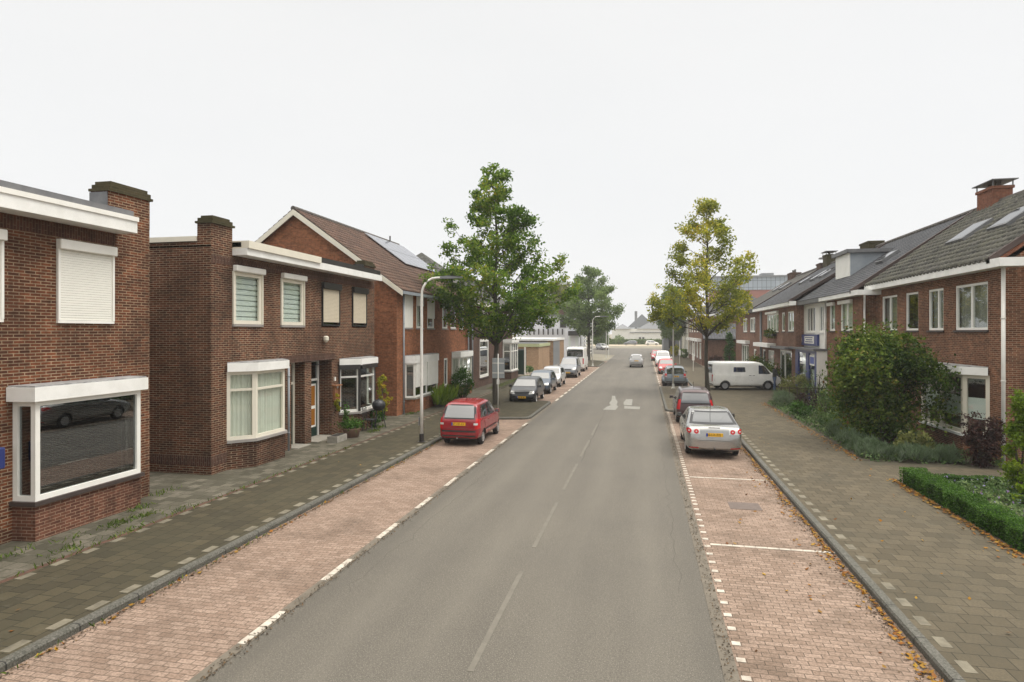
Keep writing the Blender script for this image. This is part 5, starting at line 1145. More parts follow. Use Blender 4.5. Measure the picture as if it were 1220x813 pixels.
    def patch(nm,mat,view,c4,off=.006,nu=8,nv=5,disc=False,parent=T,smooth=True):
        vs=[];fs=[]
        for j in range(nv+1):
            for i in range(nu+1):
                s,t=i/nu,j/nv
                if disc:
                    a,b=2*s-1,2*t-1; a,b=a*math.sqrt(1-b*b/2),b*math.sqrt(1-a*a/2); s,t=(a+1)/2,(b+1)/2
                (x0,y0),(x1,y1),(x2,y2),(x3,y3)=c4
                u=(x0*(1-s)+x1*s)*(1-t)+(x3*(1-s)+x2*s)*t; v=(y0*(1-s)+y1*s)*(1-t)+(y3*(1-s)+y2*s)*t
                p,nr=cast(view,u,v)
                if p is None: return None
                ax={'L':Vector((0,1,0)),'R':Vector((0,-1,0)),'rear':Vector((-1,0,0)),'front':Vector((1,0,0)),'top':Vector((0,0,1))}[view]
                if nr.dot(ax)<0: nr=-nr
                vs.append(tuple(p+nr*off*.5+ax*off*.7))
        for j in range(nv):
            for i in range(nu): a=j*(nu+1)+i; fs.append((a,a+1,a+nu+2,a+nu+1))
        mb=MB(); mb.v=vs; mb.f=fs; return mb.build(nm,mat if not isinstance(mat,str) else M[mat],parent,smooth=smooth)
    def line(mb,view,pts,w=.007,off=.004):
        q=[cast(view,*p)[0] for p in pts]
        if any(p is None for p in q): return
        ax={'L':Vector((0,1,0)),'R':Vector((0,-1,0)),'rear':Vector((-1,0,0)),'front':Vector((1,0,0))}[view]
        mb.tube([tuple(p+ax*off*0) for p in q],w,4)
    X=lambda f:(f-.5)*L
    zt=H
    # glazing
    gl=[]
    if kind=='hatch': ws=(.615,.775); sw=[]; rz=(.65,.935)
    elif kind=='lift': ws=(.56,.715); sw=[((.52,.70),(.37,.5)),((.355,.485),(.2,.34))]; rz=(.76,.945)
    elif kind=='mpv': ws=(.665,.825); sw=[((.62,.8),(.42,.6)),((.4,.58),(.23,.39)),((.21,.3),(.1,.2))]; rz=(.62,.91)
    else: ws=(.735,.835); sw=[((.67,.825),(.56,.69))]; rz=(.62,.9)
    zb_=bi(.5)
    def lerp(a,b,t): return a+(b-a)*t
    zw0,zw1=ti(ws[1])+.02,ti(ws[0])-.01; hw=W/2
    patch('windscreen',glass,'front',[(-hw*.80,zw0),(hw*.80,zw0),(hw*roofw*.86,zw1),(-hw*roofw*.86,zw1)],.008,10,6)
    # rear window
    r0,r1=rz[0]*H,rz[1]*H
    if rearwin:
        patch('rear_window_seal','plastic','rear',[(-hw*.84,r0-.03),(hw*.84,r0-.03),(hw*roofw*.93,r1+.02),(-hw*roofw*.93,r1+.02)],.005,10,6)
        rw_=patch('rear_window',glass,'rear',[(-hw*.72,r0+.01),(hw*.72,r0+.01),(hw*roofw*.82,r1-.02),(-hw*roofw*.82,r1-.02)],.012,10,6)
    zs0,zs1=zb_+.035,H*(.925 if kind!='van' else .88)
    for vw in 'LR':
        if sidewin is not None:
            for (a,b,c,d) in sidewin: patch('side_window',glass,vw,[(X(a),c*H),(X(b),c*H),(X(b)-.02,d*H),(X(a)+.02,d*H)],.008,6,4)
        if kind=='van':
            patch('side_window',glass,vw,[(X(.655),.575*H),(X(.83),.575*H),(X(.745),.86*H),(X(.66),.88*H)],.008,6,4)
        elif kind=='hatch':
            patch('side_window',glass,vw,[(X(.40),zs0),(X(.735),zs0),(X(.595),zs1),(X(.41),zs1)],.008,8,4); patch('side_window',glass,vw,[(X(.12),zs0+.05),(X(.38),zs0),(X(.39),zs1),(X(.19),zs1-.02)],.008,8,4)
        elif kind=='lift':
            patch('side_window',glass,vw,[(X(.40),zs0),(X(.67),zs0),(X(.545),zs1),(X(.41),zs1+.01)],.008,8,4); patch('side_window',glass,vw,[(X(.19),zs0+.03),(X(.385),zs0),(X(.395),zs1+.01),(X(.32),zs1-.01)],.008,8,4)
        else:
            patch('side_window',glass,vw,[(X(.42),zs0),(X(.76),zs0),(X(.64),zs1),(X(.43),zs1)],.008,8,4); patch('side_window',glass,vw,[(X(.24),zs0),(X(.4),zs0),(X(.41),zs1),(X(.24),zs1)],.008,6,4); patch('side_window',glass,vw,[(X(.07),zs0),(X(.22),zs0),(X(.22),zs1),(X(.10),zs1-.03)],.008,6,4)
    if gap:
        g_=MB()
        for vw in 'LR':
            fr=[.39,.72] if kind!='van' else [.03,.33,.56,.82]
            for f in fr: line(g_,vw,[(X(f),clear+.12+.0),(X(f),lerp(clear,zb_,.5)),(X(f),zb_+.02)],.006)
            if kind in('hatch','lift','mpv'): line(g_,vw,[(X(.2),zb_-.02),(X(.23),lerp(clear,zb_,.75)),(X(.29),lerp(clear,zb_,.4))],.006)
            line(g_,vw,[(X(.3),clear+.1),(X(.5),clear+.09),(X(.72),clear+.1)],.006)
        zz=.42*H if kind!='van' else .3*H
        line(g_,'rear',[(y*hw,zz-.03*abs(y)) for y in (-.85,-.5,0,.5,.85)],.006)
        g_.build('panel_gaps',M['black'],T)
        h_=MB()
        for vw in 'LR':
            for f in ([.42,.24] if kind!='van' else [.585,.535]):
                p,_=cast(vw,X(f),zb_-.1); s=1 if vw=='L' else -1
                if p: h_.box(p.x-.08,p.x+.08,p.y-.012,p.y+s*.025,p.z-.015,p.z+.015)
        h_.build('door_handle',M['plastic'] if kind=='van' else col,T)
    # lamps
    if kind in('hatch',): lt=[[(.70,.48),(.93,.48),(.90,.66),(.73,.66)]]; disc=False
    elif kind=='lift': lt=[[(.79,.57),(.96,.575),(.96,.68),(.79,.675)],[(.54,.56),(.71,.56),(.71,.66),(.54,.66)]]; disc=True
    elif kind=='mpv': lt=[[(.80,.42),(.93,.42),(.84,.68),(.74,.68)]]; disc=False
    else: lt=[[(.82,.32),(.94,.32),(.94,.55),(.82,.55)]]; disc=False
    if lamps: lt=lamps
    for s in (-1,1):
        if kind=='lift': patch('lamp_panel','clearlamp','rear',[(s*.50*hw,.55*H),(s*.95*hw,.565*H),(s*.95*hw,.685*H),(s*.5*hw,.67*H)],.004)
        for q in lt:
            p=patch('tail_light',tail,'rear',[(s*a*hw,b*H) for a,b in q],.01,6,6,disc)
            if p and kind=='hatch': patch('reversing_lamp','clearlamp','rear',[(s*a*hw,b*H) for a,b in [(.72,.50),(.90,.50),(.9,.545),(.72,.545)]],.014,4,2,parent=p)
            if p and kind=='lift': patch('lamp_centre','clearlamp','rear',[(s*(lerp(q[0][0],q[1][0],.35))*hw,lerp(q[0][1],q[2][1],.35)*H),(s*(lerp(q[0][0],q[1][0],.65))*hw,lerp(q[0][1],q[2][1],.35)*H),(s*(lerp(q[0][0],q[1][0],.65))*hw,lerp(q[0][1],q[2][1],.65)*H),(s*(lerp(q[0][0],q[1][0],.35))*hw,lerp(q[0][1],q[2][1],.65)*H)],.014,4,4,True,parent=p)
        hz=(.39,.52) if kind!='van' else (.33,.45)
        patch('headlight','clearlamp','front',[(s*.50*hw,hz[0]*H),(s*.88*hw,(hz[0]+.02)*H),(s*.80*hw,(hz[1])*H),(s*.55*hw,(hz[1]-.02)*H)],.008,6,4)
    patch('grille','plastic','front',[(-.38*hw,hz[0]*H),(.38*hw,hz[0]*H),(.4*hw,(hz[0]+.055)*H),(-.4*hw,(hz[0]+.055)*H)],.006,6,2)
    patch('lower_intake','plastic','front',[(-.6*hw,.2*H),(.6*hw,.2*H),(.62*hw,.27*H),(-.62*hw,.27*H)],.006,6,2)
    if kind=='van' or kind=='mpv' or kind=='hatch':
        patch('bumper_skirt','plastic','rear',[(-.9*hw,clear+.1),(.9*hw,clear+.1),(.94*hw,clear+(.2 if kind=='van' else .16)),(-.94*hw,clear+(.2 if kind=='van' else .16))],.01,12,2)
        patch('bumper_skirt','plastic','front',[(-.66*hw,clear+.1),(.66*hw,clear+.1),(.7*hw,clear+.16),(-.7*hw,clear+.16)],.01,10,2)
    if darkbump:
        patch('bumper_strip','plastic','rear',[(-.95*hw,.335*H),(.95*hw,.335*H),(.95*hw,.375*H),(-.95*hw,.375*H)],.012,12,2)
        for vw in 'LR': patch('side_strip','plastic',vw,[(X(.28),.33*H),(X(.72),.33*H),(X(.72),.36*H),(X(.28),.36*H)],.012,8,1)
    def plt(view,z,u0=0):
        p,_=cast(view,u0,z); 
        if p is None: return
        s=-1 if view=='rear' else 1; x=p.x+s*.02
        mb=MB().box(min(x,x+s*.012),max(x,x+s*.012),u0-.26,u0+.26,z-.055,z+.055); pl=mb.build('number_plate',M['plate'],T)
        xb=x+s*.013; yb=u0+(.21 if view=='rear' else -.26)
        MB().box(min(xb,xb+s*.003),max(xb,xb+s*.003),yb,yb+.05,z-.055,z+.055).build('plate_band',M['plateblue'],pl)
        if plate:
            rot=Matrix.Rotation(R(-90),4,'Z')@Matrix.Rotation(R(90),4,'X') if view=='rear' else Matrix.Rotation(R(90),4,'Z')@Matrix.Rotation(R(90),4,'X')
            text_mesh('plate_text',plate,.105,M['black'],pl,Vector((x+s*.0145,u0-.02*(-s)*-1,z)),rot,.001)
        else:
            b=MB(); 
            for k in range(8):
                if k in (2,5): continue
                y=u0-.17+k*.045; b.box(min(x+s*.013,x+s*.015),max(x+s*.013,x+s*.015),y,y+.028,z-.03,z+.03)
            b.build('plate_text',M['black'],pl)
    zr={'hatch':.52,'lift':.545,'mpv':.45,'van':.4}[kind]*H
    plt('rear',zr,.0 if kind!='van' else .1); plt('front',.27*H)
    if kind=='lift':
        for s in (-1,1): patch('rear_reflector','redlamp','rear',[(s*.55*hw,.235*H),(s*.88*hw,.245*H),(s*.88*hw,.265*H),(s*.55*hw,.26*H)],.008,5,1)
        patch('boot_handle','plastic','rear',[(-.2*hw,.685*H),(.2*hw,.685*H),(.2*hw,.70*H),(-.2*hw,.70*H)],.006,4,1)
    # wiper and aerial
    if detail>1:
        wp=MB(); line(wp,'rear',[(-.05,r0),(-.25,r0+.05),(-.42,r0+.16)],.01); wp.build('rear_wiper',M['black'],T)
        p,_=cast('top',X(.3),0)
        if p and kind!='van': MB().tube([(p.x,0,p.z-.01),(p.x-.12,0,p.z+.28)],.008,5).build('aerial',M['black'],T)
    # mirrors
    mf={'hatch':.70,'lift':.655,'mpv':.74,'van':.765}[kind]
    for s,vw in ((1,'L'),(-1,'R')):
        p,_=cast(vw,X(mf),zb_+.06)
        if p:
            mb=MB().add([(p.x-.06,p.y+s*.03,p.z-.03),(p.x+.04,p.y+s*.03,p.z-.03),(p.x+.02,p.y+s*.22,p.z-.04),(p.x-.06,p.y+s*.22,p.z-.04),(p.x-.05,p.y+s*.05,p.z+.09),(p.x+.02,p.y+s*.05,p.z+.09),(p.x+.0,p.y+s*.2,p.z+.1),(p.x-.05,p.y+s*.2,p.z+.1)],[(0,3,2,1),(4,5,6,7),(0,1,5,4),(1,2,6,5),(2,3,7,6),(3,0,4,7)])
            mb.box(p.x-.03,p.x+.02,p.y-s*.02 if s>0 else p.y,p.y+s*.05 if s>0 else p.y+.02,p.z-.02,p.z+.02)
            o=mb.build('mirror',M['plastic'] if kind in('van','lift') else col,T,bevel=.012)
            MB().box(p.x-.068,p.x-.062,min(p.y+s*.06,p.y+s*.2),max(p.y+s*.06,p.y+s*.2),p.z-.02,p.z+.08).build('mirror_glass',M['carglass'],o)
    # wheels
    for ax in axles:
        for s in (-1,1):
            yo=s*(W/2-.045); w_=.17
            pr=[(wr*.62,0),(wr*.66,.012),(wr*.93,.005),(wr,.03),(wr,w_-.03),(wr*.93,w_),(wr*.5,w_)]
            t=MB().lathe([(r,-s*h) for r,h in pr],(ax,yo,wr),'y',28,cap=False).build('wheel',M['tyre'],T,smooth=True)
            rm=MB().lathe([(.02,s*.002),(.05,s*.006),(.06,-s*.02),(wr*.52,-s*.03),(wr*.58,s*.004),(wr*.63,s*.006),(wr*.64,-s*.02)],(ax,yo,wr),'y',24)
            if rim=='rim':
                for k in range(7):
                    a=2*math.pi*k/7; c,q=math.cos(a),math.sin(a); pc,pq=-q,c; r0_,r1_=.04,wr*.6; hwid=.02
                    y0_,y1_=yo-s*.03,yo+s*.003
                    mbv=[(ax+c*rr+pc*hh,yy,wr+q*rr+pq*hh) for yy in (y0_,y1_) for rr,hh in ((r0_,-hwid),(r1_,-hwid*1.3),(r1_,hwid*1.3),(r0_,hwid))]
                    rm.add(mbv,[(0,1,2,3),(7,6,5,4),(0,4,5,1),(1,5,6,2),(2,6,7,3),(3,7,4,0)])
            r_=rm.build('rim',M[rim] if rim=='rim' else M['hub'],t)
            if rim=='rim': MB().lathe([(wr*.55,-s*.034),(.01,-s*.034)],(ax,yo,wr),'y',20).build('brake_shadow',M['plastic'],r_)
    MB().box(X(.06),X(.94),-W/2+.3,W/2-.3,clear-.03,clear+.2).build('underbody',M['plastic'],T)
    return T
UP,DN=R(90),R(-90)
P_red=paint('red_car_paint',(.25,.008,.016)); P_sil=paint('silver_car_paint',(.38,.38,.37),.75,.22); P_mar=paint('dark_maroon_paint',(.05,.022,.026),.3,.3); P_dk=paint('dark_blue_paint',(.006,.008,.014),.0,.3,.35); P_bl=paint('blue_grey_paint',(.05,.075,.11),.5,.3)
P_bg=paint('blue_silver_paint',(.2,.24,.27),.5,.3); P_sil2=paint('pale_silver_paint',(.5,.5,.5),.5,.3); P_gry=paint('grey_car_paint',(.2,.21,.23),.5,.3); P_wh=paint('white_car_paint',(.86,.86,.83)); P_red2=paint('bright_red_paint',(.4,.03,.03))
gl='cars parked along the left kerb'; gr_='cars parked along the right kerb'
t=car('hatchback','red small hatchback parked on the left, seen from behind beside the lamp post',(-6.52,22.95,.004),UP,'hatch',3.5,1.55,1.55,P_red,plate='NT-HF-33',wr=.27,wb=(.2,.87),darkbump=True,group=gl,lamps=[[(.76,.40),(.97,.42),(.95,.62),(.82,.66)]],roofw=.78)
MB().lathe([(.028,0),(.028,.06)],(-1.78,.05,.30),'x',10).build('tow_ball',M['rim'],t)
t=car('liftback','silver liftback with four round tail lights parked on the right, nearest car',(2.2,23.1,.004),UP,'lift',4.68,1.79,1.45,P_sil,plate='30-LX-RG',wr=.31,wb=(.21,.79),group=gr_,roofw=.74)
MB().tube([(-2.30,0,.32),(-2.40,0,.31),(-2.42,0,.37)],.022,6).build('tow_bar',M['plastic'],t)
car('hatchback','dark maroon tall hatchback parked in front of the silver liftback',(2.2,30.4,.004),UP,'mpv',3.9,1.7,1.52,P_mar,wr=.3,wb=(.18,.82),group=gr_,lamps=[[(.78,.43),(.94,.44),(.83,.72),(.72,.72)]])
car('hatchback','black small hatchback facing us, first after the left street tree',(-6.88,36.4,.004),DN,'hatch',3.65,1.64,1.4,P_dk,wr=.28,wb=(.17,.85),group=gl)
car('hatchback','dark blue hatchback facing us behind the black one',(-6.92,42.0,.004),DN,'hatch',3.8,1.7,1.45,P_bl,wr=.29,wb=(.17,.83),group=gl)
car('hatchback','pale silver hatchback facing us, third in the left row',(-6.95,47.3,.004),DN,'hatch',3.8,1.7,1.45,P_sil2,wr=.29,wb=(.17,.83),group=gl,detail=1)
car('van','grey high roofed family van facing us before the white delivery van',(-6.75,57.0,.004),DN,'mpv',4.1,1.72,1.8,P_gry,cat='van',wr=.31,wb=(.16,.83),group=gl,detail=1)
t=car('delivery_van','tall white delivery van seen from behind at the end of the left row',(-7.05,66.3,.004),UP,'van',5.2,1.95,2.55,P_wh,cat='van',wr=.33,wb=(.2,.8),roofw=.93,group=gl,sidewin=[])
car('hatchback','blue grey hatchback seen from behind, beyond the right lamp post',(2.25,49.6,.004),UP,'hatch',3.7,1.68,1.5,P_bg,wr=.29,wb=(.17,.83),group=gr_)
car('hatchback','red hatchback facing us on the right, beyond the blue grey one',(2.1,63.5,.004),DN,'hatch',3.8,1.66,1.45,P_red2,wr=.29,wb=(.17,.83),group=gr_,detail=1)
car('van','white family van facing us behind the red hatchback on the right',(2.15,77.0,.004),DN,'mpv',4.4,1.8,1.85,P_wh,cat='van',wr=.31,wb=(.16,.83),group=gr_,detail=1)
car('hatchback','farthest red car parked on the right edge of the road',(1.75,92.0,.004),DN,'hatch',3.9,1.7,1.5,P_red2,wr=.29,wb=(.17,.83),group=gr_,detail=1)
car('hatchback','silver white small car with dark bumper driving away down the road',(-.95,74.6,.002),UP,'hatch',3.6,1.62,1.5,P_sil2,wr=.28,wb=(.17,.85),detail=1,darkbump=True,lamps=[[(.82,.42),(.99,.45),(.95,.72),(.85,.72)]])
car('panel_van','white panel van parked sideways on the right pavement',(6.76,45.85,.104),R(12),'van',4.85,1.84,1.95,P_wh,cat='van',wr=.31,wb=(.18,.79),roofw=.88,sidewin=[(.30,.47,.64,.81)],rim='hub')
car('hatchback','dark hatchback crossing far away before the low white building',(-4.4,198,.0),R(180),'hatch',4.3,1.7,1.5,P_gry,detail=1)
car('hatchback','white car far away before the low white building',(2.3,198,.0),0,'hatch',4.2,1.7,1.5,P_wh,detail=1)
car('hatchback','pale silver car at the far left junction',(-9.7,146,.0),R(-60),'hatch',4.0,1.7,1.5,P_sil2,detail=1)

# ------------------------------------------------------------------ street furniture
def lamp(label,x,y,side,h=6.0,arm=1.15,base=.1):
    T=thing('street_lamp',label,'street lamp',(x,y,base),'curved street lamps')
    pts=[(x,y,base+.25),(x,y,base+1.2)]; MB().tube([(x,y,base-.05),(x,y,base+.3)],.085,12).tube([(x,y,base-.02),(x,y,base+.02)],.16,10).build('pole_base',M['dark' if side>0 and y<30 else 'pole'],T,smooth=False)
    path=[(x,y,base+.3),(x,y,base+1.6),(x,y,base+h-.9)]; rs=[.062,.055,.048]
    for k in range(1,7):
        a=R(90)*k/6; path.append((x+side*(1-math.cos(a))*.55,y,base+h-.75+math.sin(a)*.62)); rs.append(.04)
    path.append((x+side*arm*.75,y,base+h-.12)); rs.append(.035)
    MB().tube(path,rs,10).build('pole',M['pole'],T,smooth=True)
    hd=MB().add([(x+side*a,y+b*w,base+h+c) for a,w,c in ((arm*.55,.05,-.16),(arm*.55,.05,-.08),(arm*.8,.1,-.06),(arm*1.15,.09,-.09),(arm*1.2,.04,-.12),(arm*1.15,.09,-.15),(arm*.8,.1,-.17)) for b in (-1,1)],[(0,2,4,6,8,10,12),(1,13,11,9,7,5,3)]+[(2*i,2*i+1,(2*i+3)%14,(2*i+2)%14) for i in range(7)])
    hd.build('lamp_head',M['grey'],T)
    MB().box(x-.1,x-.085,y-.05,y+.05,base+.6,base+.9).build('hatch_cover',M['grey'],T)
    return T
lamp('grey white curved street lamp beside the red hatchback on the left pavement',-7.95,21.3,1,6.1,1.3)
lamp('curved street lamp on the left beyond the white delivery van',-6.05,73.8,1,6.0,1.6)
lamp('thin distant curved street lamp at the left junction',-5.9,98,-1,6.2,1.4)
lamp('street lamp on the right kerb extension in front of the blue grey hatchback',2.0,45.5,-1,6.1,1.7)
T=thing('traffic_sign','rectangular grey sign seen from behind on a post left of the street tree','sign',(-7.3,30.6,.1)); MB().tube([(-7.3,30.6,.0),(-7.3,30.6,3.0)],.028,8).build('post',M['pole'],T,smooth=True)
sb=MB().box(-7.62,-6.98,30.64,30.66,1.75,2.78); sb.build('sign_panel',M['signback'],T,bevel=.008); MB().box(-7.6,-7.0,30.61,30.638,2.0,2.04).box(-7.6,-7.0,30.61,30.638,2.5,2.54).build('bracket',M['pole'],T)
MB().box(-7.36,-7.24,30.54,30.6,1.45,1.7).build('clamp_box',M['pole'],T)
for x,y,l in ((4.9,66,'thin grey post on the right pavement before the brick houses'),(4.3,80,'second thin grey post farther along the right pavement')):
    T=thing('street_post',l,'post',(x,y,.1)); MB().tube([(x,y,0),(x,y,3.0)],.035,8).build('post',M['pole'],T); MB().box(x-.12,x+.12,y-.03,y-.035+.02,1.2,1.9).build('plate',M['white'],T)
T=thing('street_post','thin pale post at the left junction beside the distant lamp','post',(-5.7,101,.1)); MB().tube([(-5.7,101,0),(-5.7,101,4)],.05,8).build('post',M['pole'],T)
T=thing('yellow_sign','small yellow sign board at the far left junction','sign',(-10.3,150,.0)); M['yellow']=plain('yellow_sign',(.7,.42,.02),.5,.1); MB().box(-10.9,-9.9,149.9,150,1.8,2.6).build('board',M['yellow'],T); MB().tube([(-10.4,150.05,0),(-10.4,150.05,1.8)],.05,6).build('post',M['pole'],T)
T=thing('round_sign','small white round sign at the far left junction','sign',(-11.9,143,.0)); MB().tube([(-11.9,143,0),(-11.9,143,2.4)],.05,6).build('post',M['pole'],T); MB().lathe([(.3,-.02),(.3,.02)],(-11.9,142.9,2.2),'y',16).build('disc',M['white'],T)
# kettle grill, bench, pots
T=thing('kettle_grill','black kettle grill on legs in front of the dark trimmed bay','grill',(-10.85,24.0,.1)); cx,cy=-10.85,24.0
pr=[(.02,0),(.16,.03),(.25,.12),(.28,.22),(.28,.25),(.25,.36),(.16,.44),(.03,.48)]; MB().lathe([(r,h+.72) for r,h in pr],(cx,cy,.1),n=20).build('kettle',M['iron'],T,smooth=True)
for a in (20,140,260): MB().tube([(cx+.14*math.cos(R(a)),cy+.14*math.sin(R(a)),.85),(cx+.3*math.cos(R(a)),cy+.3*math.sin(R(a)),.1)],.014,6).build('leg',M['iron'],T)
MB().lathe([(.03,0),(.012,.03),(.03,.05)],(cx,cy,1.3),n=8).build('handle',M['iron'],T)
T=thing('garden_chair','black cast iron garden chair between the kettle grill and the bay','chair',(-11.0,23.4,.1))
cx,cy=-10.95,23.35
MB().box(cx-.22,cx+.22,cy-.22,cy+.22,.53,.56).build('seat',M['iron'],T)
for a,b in ((-.2,-.2),(.2,-.2),(.2,.2),(-.2,.2)): MB().tube([(cx+a,cy+b,.54),(cx+a*.8,cy+b*.8,.32),(cx+a*1.2,cy+b*1.2,.1)],.015,6).build('leg',M['iron'],T)
b=MB()
for k in range(7): b.tube([(cx-.2,cy-.2+k*.066,.56),(cx-.24,cy-.2+k*.066,1.0)],.009,5)
b.tube([(cx-.24,cy-.22,1.0),(cx-.25,cy,1.06),(cx-.24,cy+.22,1.0)],.016,6).build('backrest',M['iron'],T)
T=thing('flower_pot','wide terracotta coloured planter with a bushy light green plant below the wooden box','planter',(-10.95,21.75,.1)); MB().lathe([(.26,0),(.33,.3),(.35,.34),(.3,.34),(.28,.28)],(-10.95,21.75,.1),n=20).build('pot',M['terracotta'],T,smooth=True)
q=rng.normal(size=(900,3))*[.2,.2,.1]+[-10.95,21.75,.58]; V,F=leaves(q,.09); npmesh('plant',V,F,M['leafB'],T,rng.random(900))
q=rng.normal(size=(160,3))*[.06,.06,.22]+[-11.1,21.6,.95]; V,F=leaves(q,.1); o=npmesh('tall_stems',V,F,M['leafB'],T,rng.random(160)); o['kind']='stuff'
T=thing('door_mat_tray','grey low planter tray on the pavement before the amber glass door','planter',(-10.95,20.8,.1)); MB().box(-11.25,-10.85,20.45,21.2,.1,.32).build('tray',M['concrete'],T); MB().box(-11.2,-10.9,20.5,21.15,.32,.33).build('soil',M['dark'],T)
# low garden fence behind the lavender
T=thing('garden_fence','low dark wire and post fence behind the lavender','fence',(8,37,.1)); b=MB()
for k in range(8): b.box(7.6+k*.42,7.65+k*.42,37.6,37.65,.1,1.0)
b.build('posts',M['twig'],T); MB().box(7.6,10.6,37.62,37.64,.9,.95).box(7.6,10.6,37.62,37.64,.5,.54).build('rails',M['twig'],T)
T=thing('wood_fence','brown slatted wooden fence beside the low brick annex','fence',(11,71,.1)); b=MB()
for k in range(5): b.box(9.6,13,70.2,70.24,.2+k*.26,.4+k*.26)
b.build('slats',M['twig'],T)
# ------------------------------------------------------------------ man by the van
def person(x,y,z,rz):
    J={'pelvis':(0,0,.95,.135,.115),'waist':(.01,0,1.12,.14,.11),'chest':(.03,0,1.34,.165,.12),'neckb':(.02,0,1.48,.09,.075),'neck':(.05,0,1.55,.055,.055),'head':(.08,0,1.66,.08,.095),'crown':(.07,0,1.745,.055,.065)}
    E_=[('pelvis','waist'),('waist','chest'),('chest','neckb'),('neckb','neck'),('neck','head'),('head','crown')]
    for s,n_ in ((1,'l'),(-1,'r')):
        st=.10 if s>0 else -.12
        J['hip'+n_]=(0,s*.09,.88,.1,.1); J['knee'+n_]=(st*.7+.03,s*.1,.5,.062,.062); J['ank'+n_]=(st,s*.1,.1,.042,.045); J['toe'+n_]=(st+.17,s*.12,.035,.035,.03)
        J['sh'+n_]=(.02,s*.19,1.42,.068,.065); J['el'+n_]=(.06,s*.25,1.13,.05,.05); J['wr'+n_]=(.26,s*.2,1.0+.05*s,.034,.03); J['ha'+n_]=(.34,s*.18,1.01+.05*s,.03,.018)
        E_+=[('pelvis','hip'+n_),('hip'+n_,'knee'+n_),('knee'+n_,'ank'+n_),('ank'+n_,'toe'+n_),('chest','sh'+n_),('sh'+n_,'el'+n_),('el'+n_,'wr'+n_),('wr'+n_,'ha'+n_)]
        for k in range(4):
            yy=s*(.145+k*.02); J['f%s%d'%(n_,k)]=(.385,yy,1.0+.05*s,.009,.009); J['g%s%d'%(n_,k)]=(.42-.008*abs(k-1.5),yy,.975+.05*s,.008,.008); E_+=[('ha'+n_,'f%s%d'%(n_,k)),('f%s%d'%(n_,k),'g%s%d'%(n_,k))]
        J['t'+n_]=(.33,s*.135,.985+.05*s,.01,.01); J['u'+n_]=(.365,s*.12,.975+.05*s,.009,.009); E_+=[('wr'+n_,'t'+n_),('t'+n_,'u'+n_)]
    ks=list(J); me=bpy.data.meshes.new('p'); me.from_pydata([J[k][:3] for k in ks],[(ks.index(a),ks.index(b)) for a,b in E_],[]); o=bpy.data.objects.new('p',me); COL.objects.link(o)
    o.modifiers.new('s','SKIN'); 
    for i,k in enumerate(ks): me.skin_vertices[0].data[i].radius=J[k][3:]; me.skin_vertices[0].data[i].use_root=(k=='pelvis')
    s=o.modifiers.new('b','SUBSURF'); s.levels=2
    dg=bpy.context.evaluated_depsgraph_get(); r=bpy.data.meshes.new_from_object(o.evaluated_get(dg)); bpy.data.objects.remove(o)
    mats=[plain('jacket_dark',(.035,.038,.035),.9,.2),plain('blue_jeans',(.07,.11,.2),.9,.3),plain('skin',(.45,.27,.2),.6,.1),plain('grey_hair',(.35,.32,.28),.9,.2),M['black']]
    r.materials.clear(); [r.materials.append(m) for m in mats]
    for p in r.polygons:
        c=p.center; p.use_smooth=True; i=0
        if c.z<.97 and c.x<.25: i=1
        if c.z<.09: i=4
        if c.x>.27 and c.z<1.2 and c.z>.9: i=2
        if c.z>1.54: i=2
        if c.z>1.69 or (c.z>1.6 and c.x<.05): i=3
        p.material_index=i
    T=thing('person','man with grey hair, dark jacket and blue jeans standing beside the white van','person',(x,y,z),None,rz,local=True)
    b=bpy.data.objects.new('body',r); COL.objects.link(b); b.parent=T; BASE[b.name]=Vector()
    f=MB().add([(.165,-.012,1.64),(.165,.012,1.64),(.19,0,1.63),(.165,0,1.675)],[(0,1,2),(0,2,3),(1,3,2),(0,3,1)]); f.build('nose',mats[2],T)
    MB().box(.155,.168,-.04,-.02,1.668,1.678).box(.155,.168,.02,.04,1.668,1.678).box(.155,.163,-.02,.02,1.602,1.608).build('eyes_and_mouth',M['black'],T)
    for s in (-1,1): MB().lathe([(.012,-.012),(.026,0),(.012,.012)],(.07,s*.098,1.655),'y',8).build('ear',mats[2],T)
person(8.62,44.7,.104,R(15))

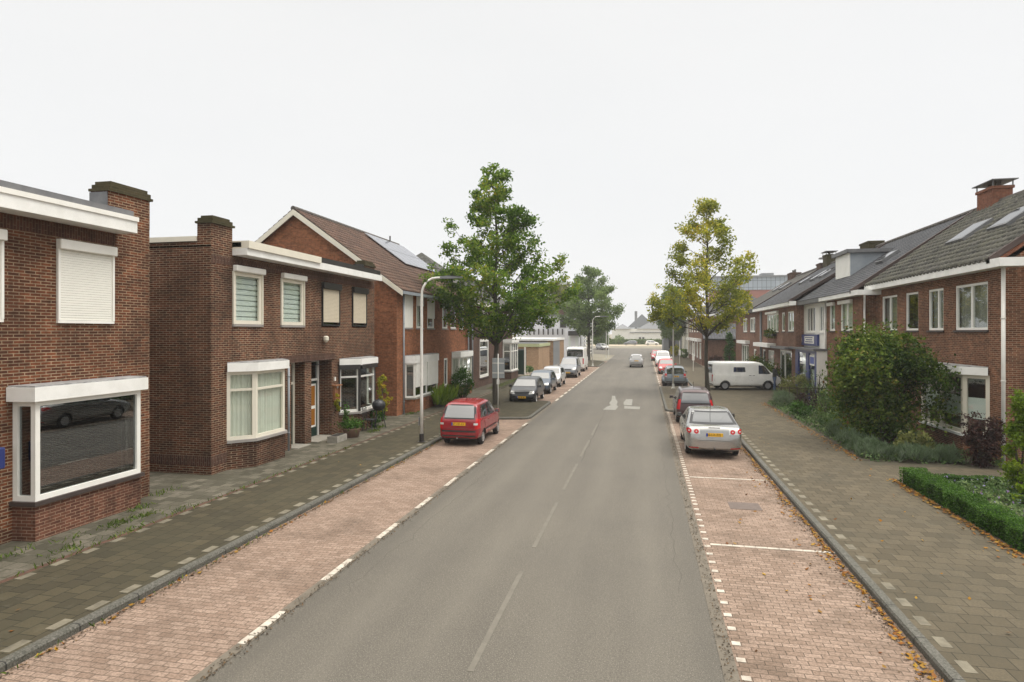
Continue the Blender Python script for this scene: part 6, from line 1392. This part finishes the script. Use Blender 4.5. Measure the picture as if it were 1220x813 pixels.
# ------------------------------------------------------------------ air, sky, light, camera
hz=MB().box(-130,130,-60,262,-1.05,22); o=hz.build('haze',None); o['kind']='stuff'
m=bpy.data.materials.new('haze_air'); m.use_nodes=True; nt=m.node_tree; nt.nodes.remove(nt.nodes['Principled BSDF']); v=N(nt,'ShaderNodeVolumePrincipled'); v.inputs['Color'].default_value=(.97,.975,.98,1); v.inputs['Density'].default_value=HAZE; v.inputs['Anisotropy'].default_value=.0
nt.links.new(v.outputs[0],nt.nodes['Material Output'].inputs['Volume']); o.data.materials.append(m)
w=bpy.data.worlds.new('World'); scene.world=w; w.use_nodes=True; nt=w.node_tree; bg=nt.nodes['Background']
sky=N(nt,'ShaderNodeTexSky',sky_type='NISHITA'); sky.sun_disc=False; sky.sun_elevation=R(48); sky.sun_rotation=R(80); sky.air_density=1; sky.dust_density=4
tc=N(nt,'ShaderNodeTexCoord'); sp=N(nt,'ShaderNodeSeparateXYZ'); nt.links.new(tc.outputs['Generated'],sp.inputs[0])
r=N(nt,'ShaderNodeValToRGB'); e=r.color_ramp.elements; nt.links.new(sp.outputs[2],r.inputs[0])
SK=SKYV
e[0].position=0; e[0].color=(*[c*SK[0] for c in (1,1,1)],1); e[1].position=.48; e[1].color=(*[c*SK[1] for c in (1,.995,.98)],1)
q=e.new(.75); q.color=(*[c*SK[2] for c in (1,.965,.9)],1); q=e.new(1.); q.color=(SK[3],SK[3]*.95,SK[3]*.87,1)
ns=noise(nt,scaled(nt,tc.outputs['Generated'],(1,1,2.5)),1.6,4,.5); c=mixc(nt,ramp(nt,ns,.35,.7),r.outputs[0],mixc(nt,1,r.outputs[0],(.965,.97,.975),'MULTIPLY'))
c=mixc(nt,.93,sky.outputs[0],c); sc_=N(nt,'ShaderNodeVectorMath',operation='SCALE')
nt.links.new(c,bg.inputs[0]); bg.inputs[1].default_value=.1
su=bpy.data.lights.new('sun','SUN'); su.energy=SUNE; su.angle=R(25); su.color=(1,.96,.9); so=bpy.data.objects.new('sun',su); COL.objects.link(so)
# light arrives from the front right, high up
d=Vector((.55,.1,1.0)).normalized(); so.rotation_euler=d.to_track_quat('Z','Y').to_euler()
cam=bpy.data.cameras.new('camera'); co=bpy.data.objects.new('camera',cam); COL.objects.link(co); scene.camera=co
co.location=(0,0,4.1); co.rotation_euler=(R(90),0,math.atan(158/735)); cam.sensor_width=36; cam.lens=735/1220*36; cam.shift_x=0; cam.shift_y=-10.5/1220; cam.clip_start=.05; cam.clip_end=3000
scene.render.engine='CYCLES'; scene.cycles.use_denoising=True; scene.cycles.max_bounces=8; scene.cycles.transparent_max_bounces=16; scene.cycles.volume_bounces=0
scene.render.resolution_x=1024; scene.render.resolution_y=682
vs=scene.view_settings; vs.view_transform='Standard'; vs.look='None'; vs.exposure=EXPO; vs.gamma=1
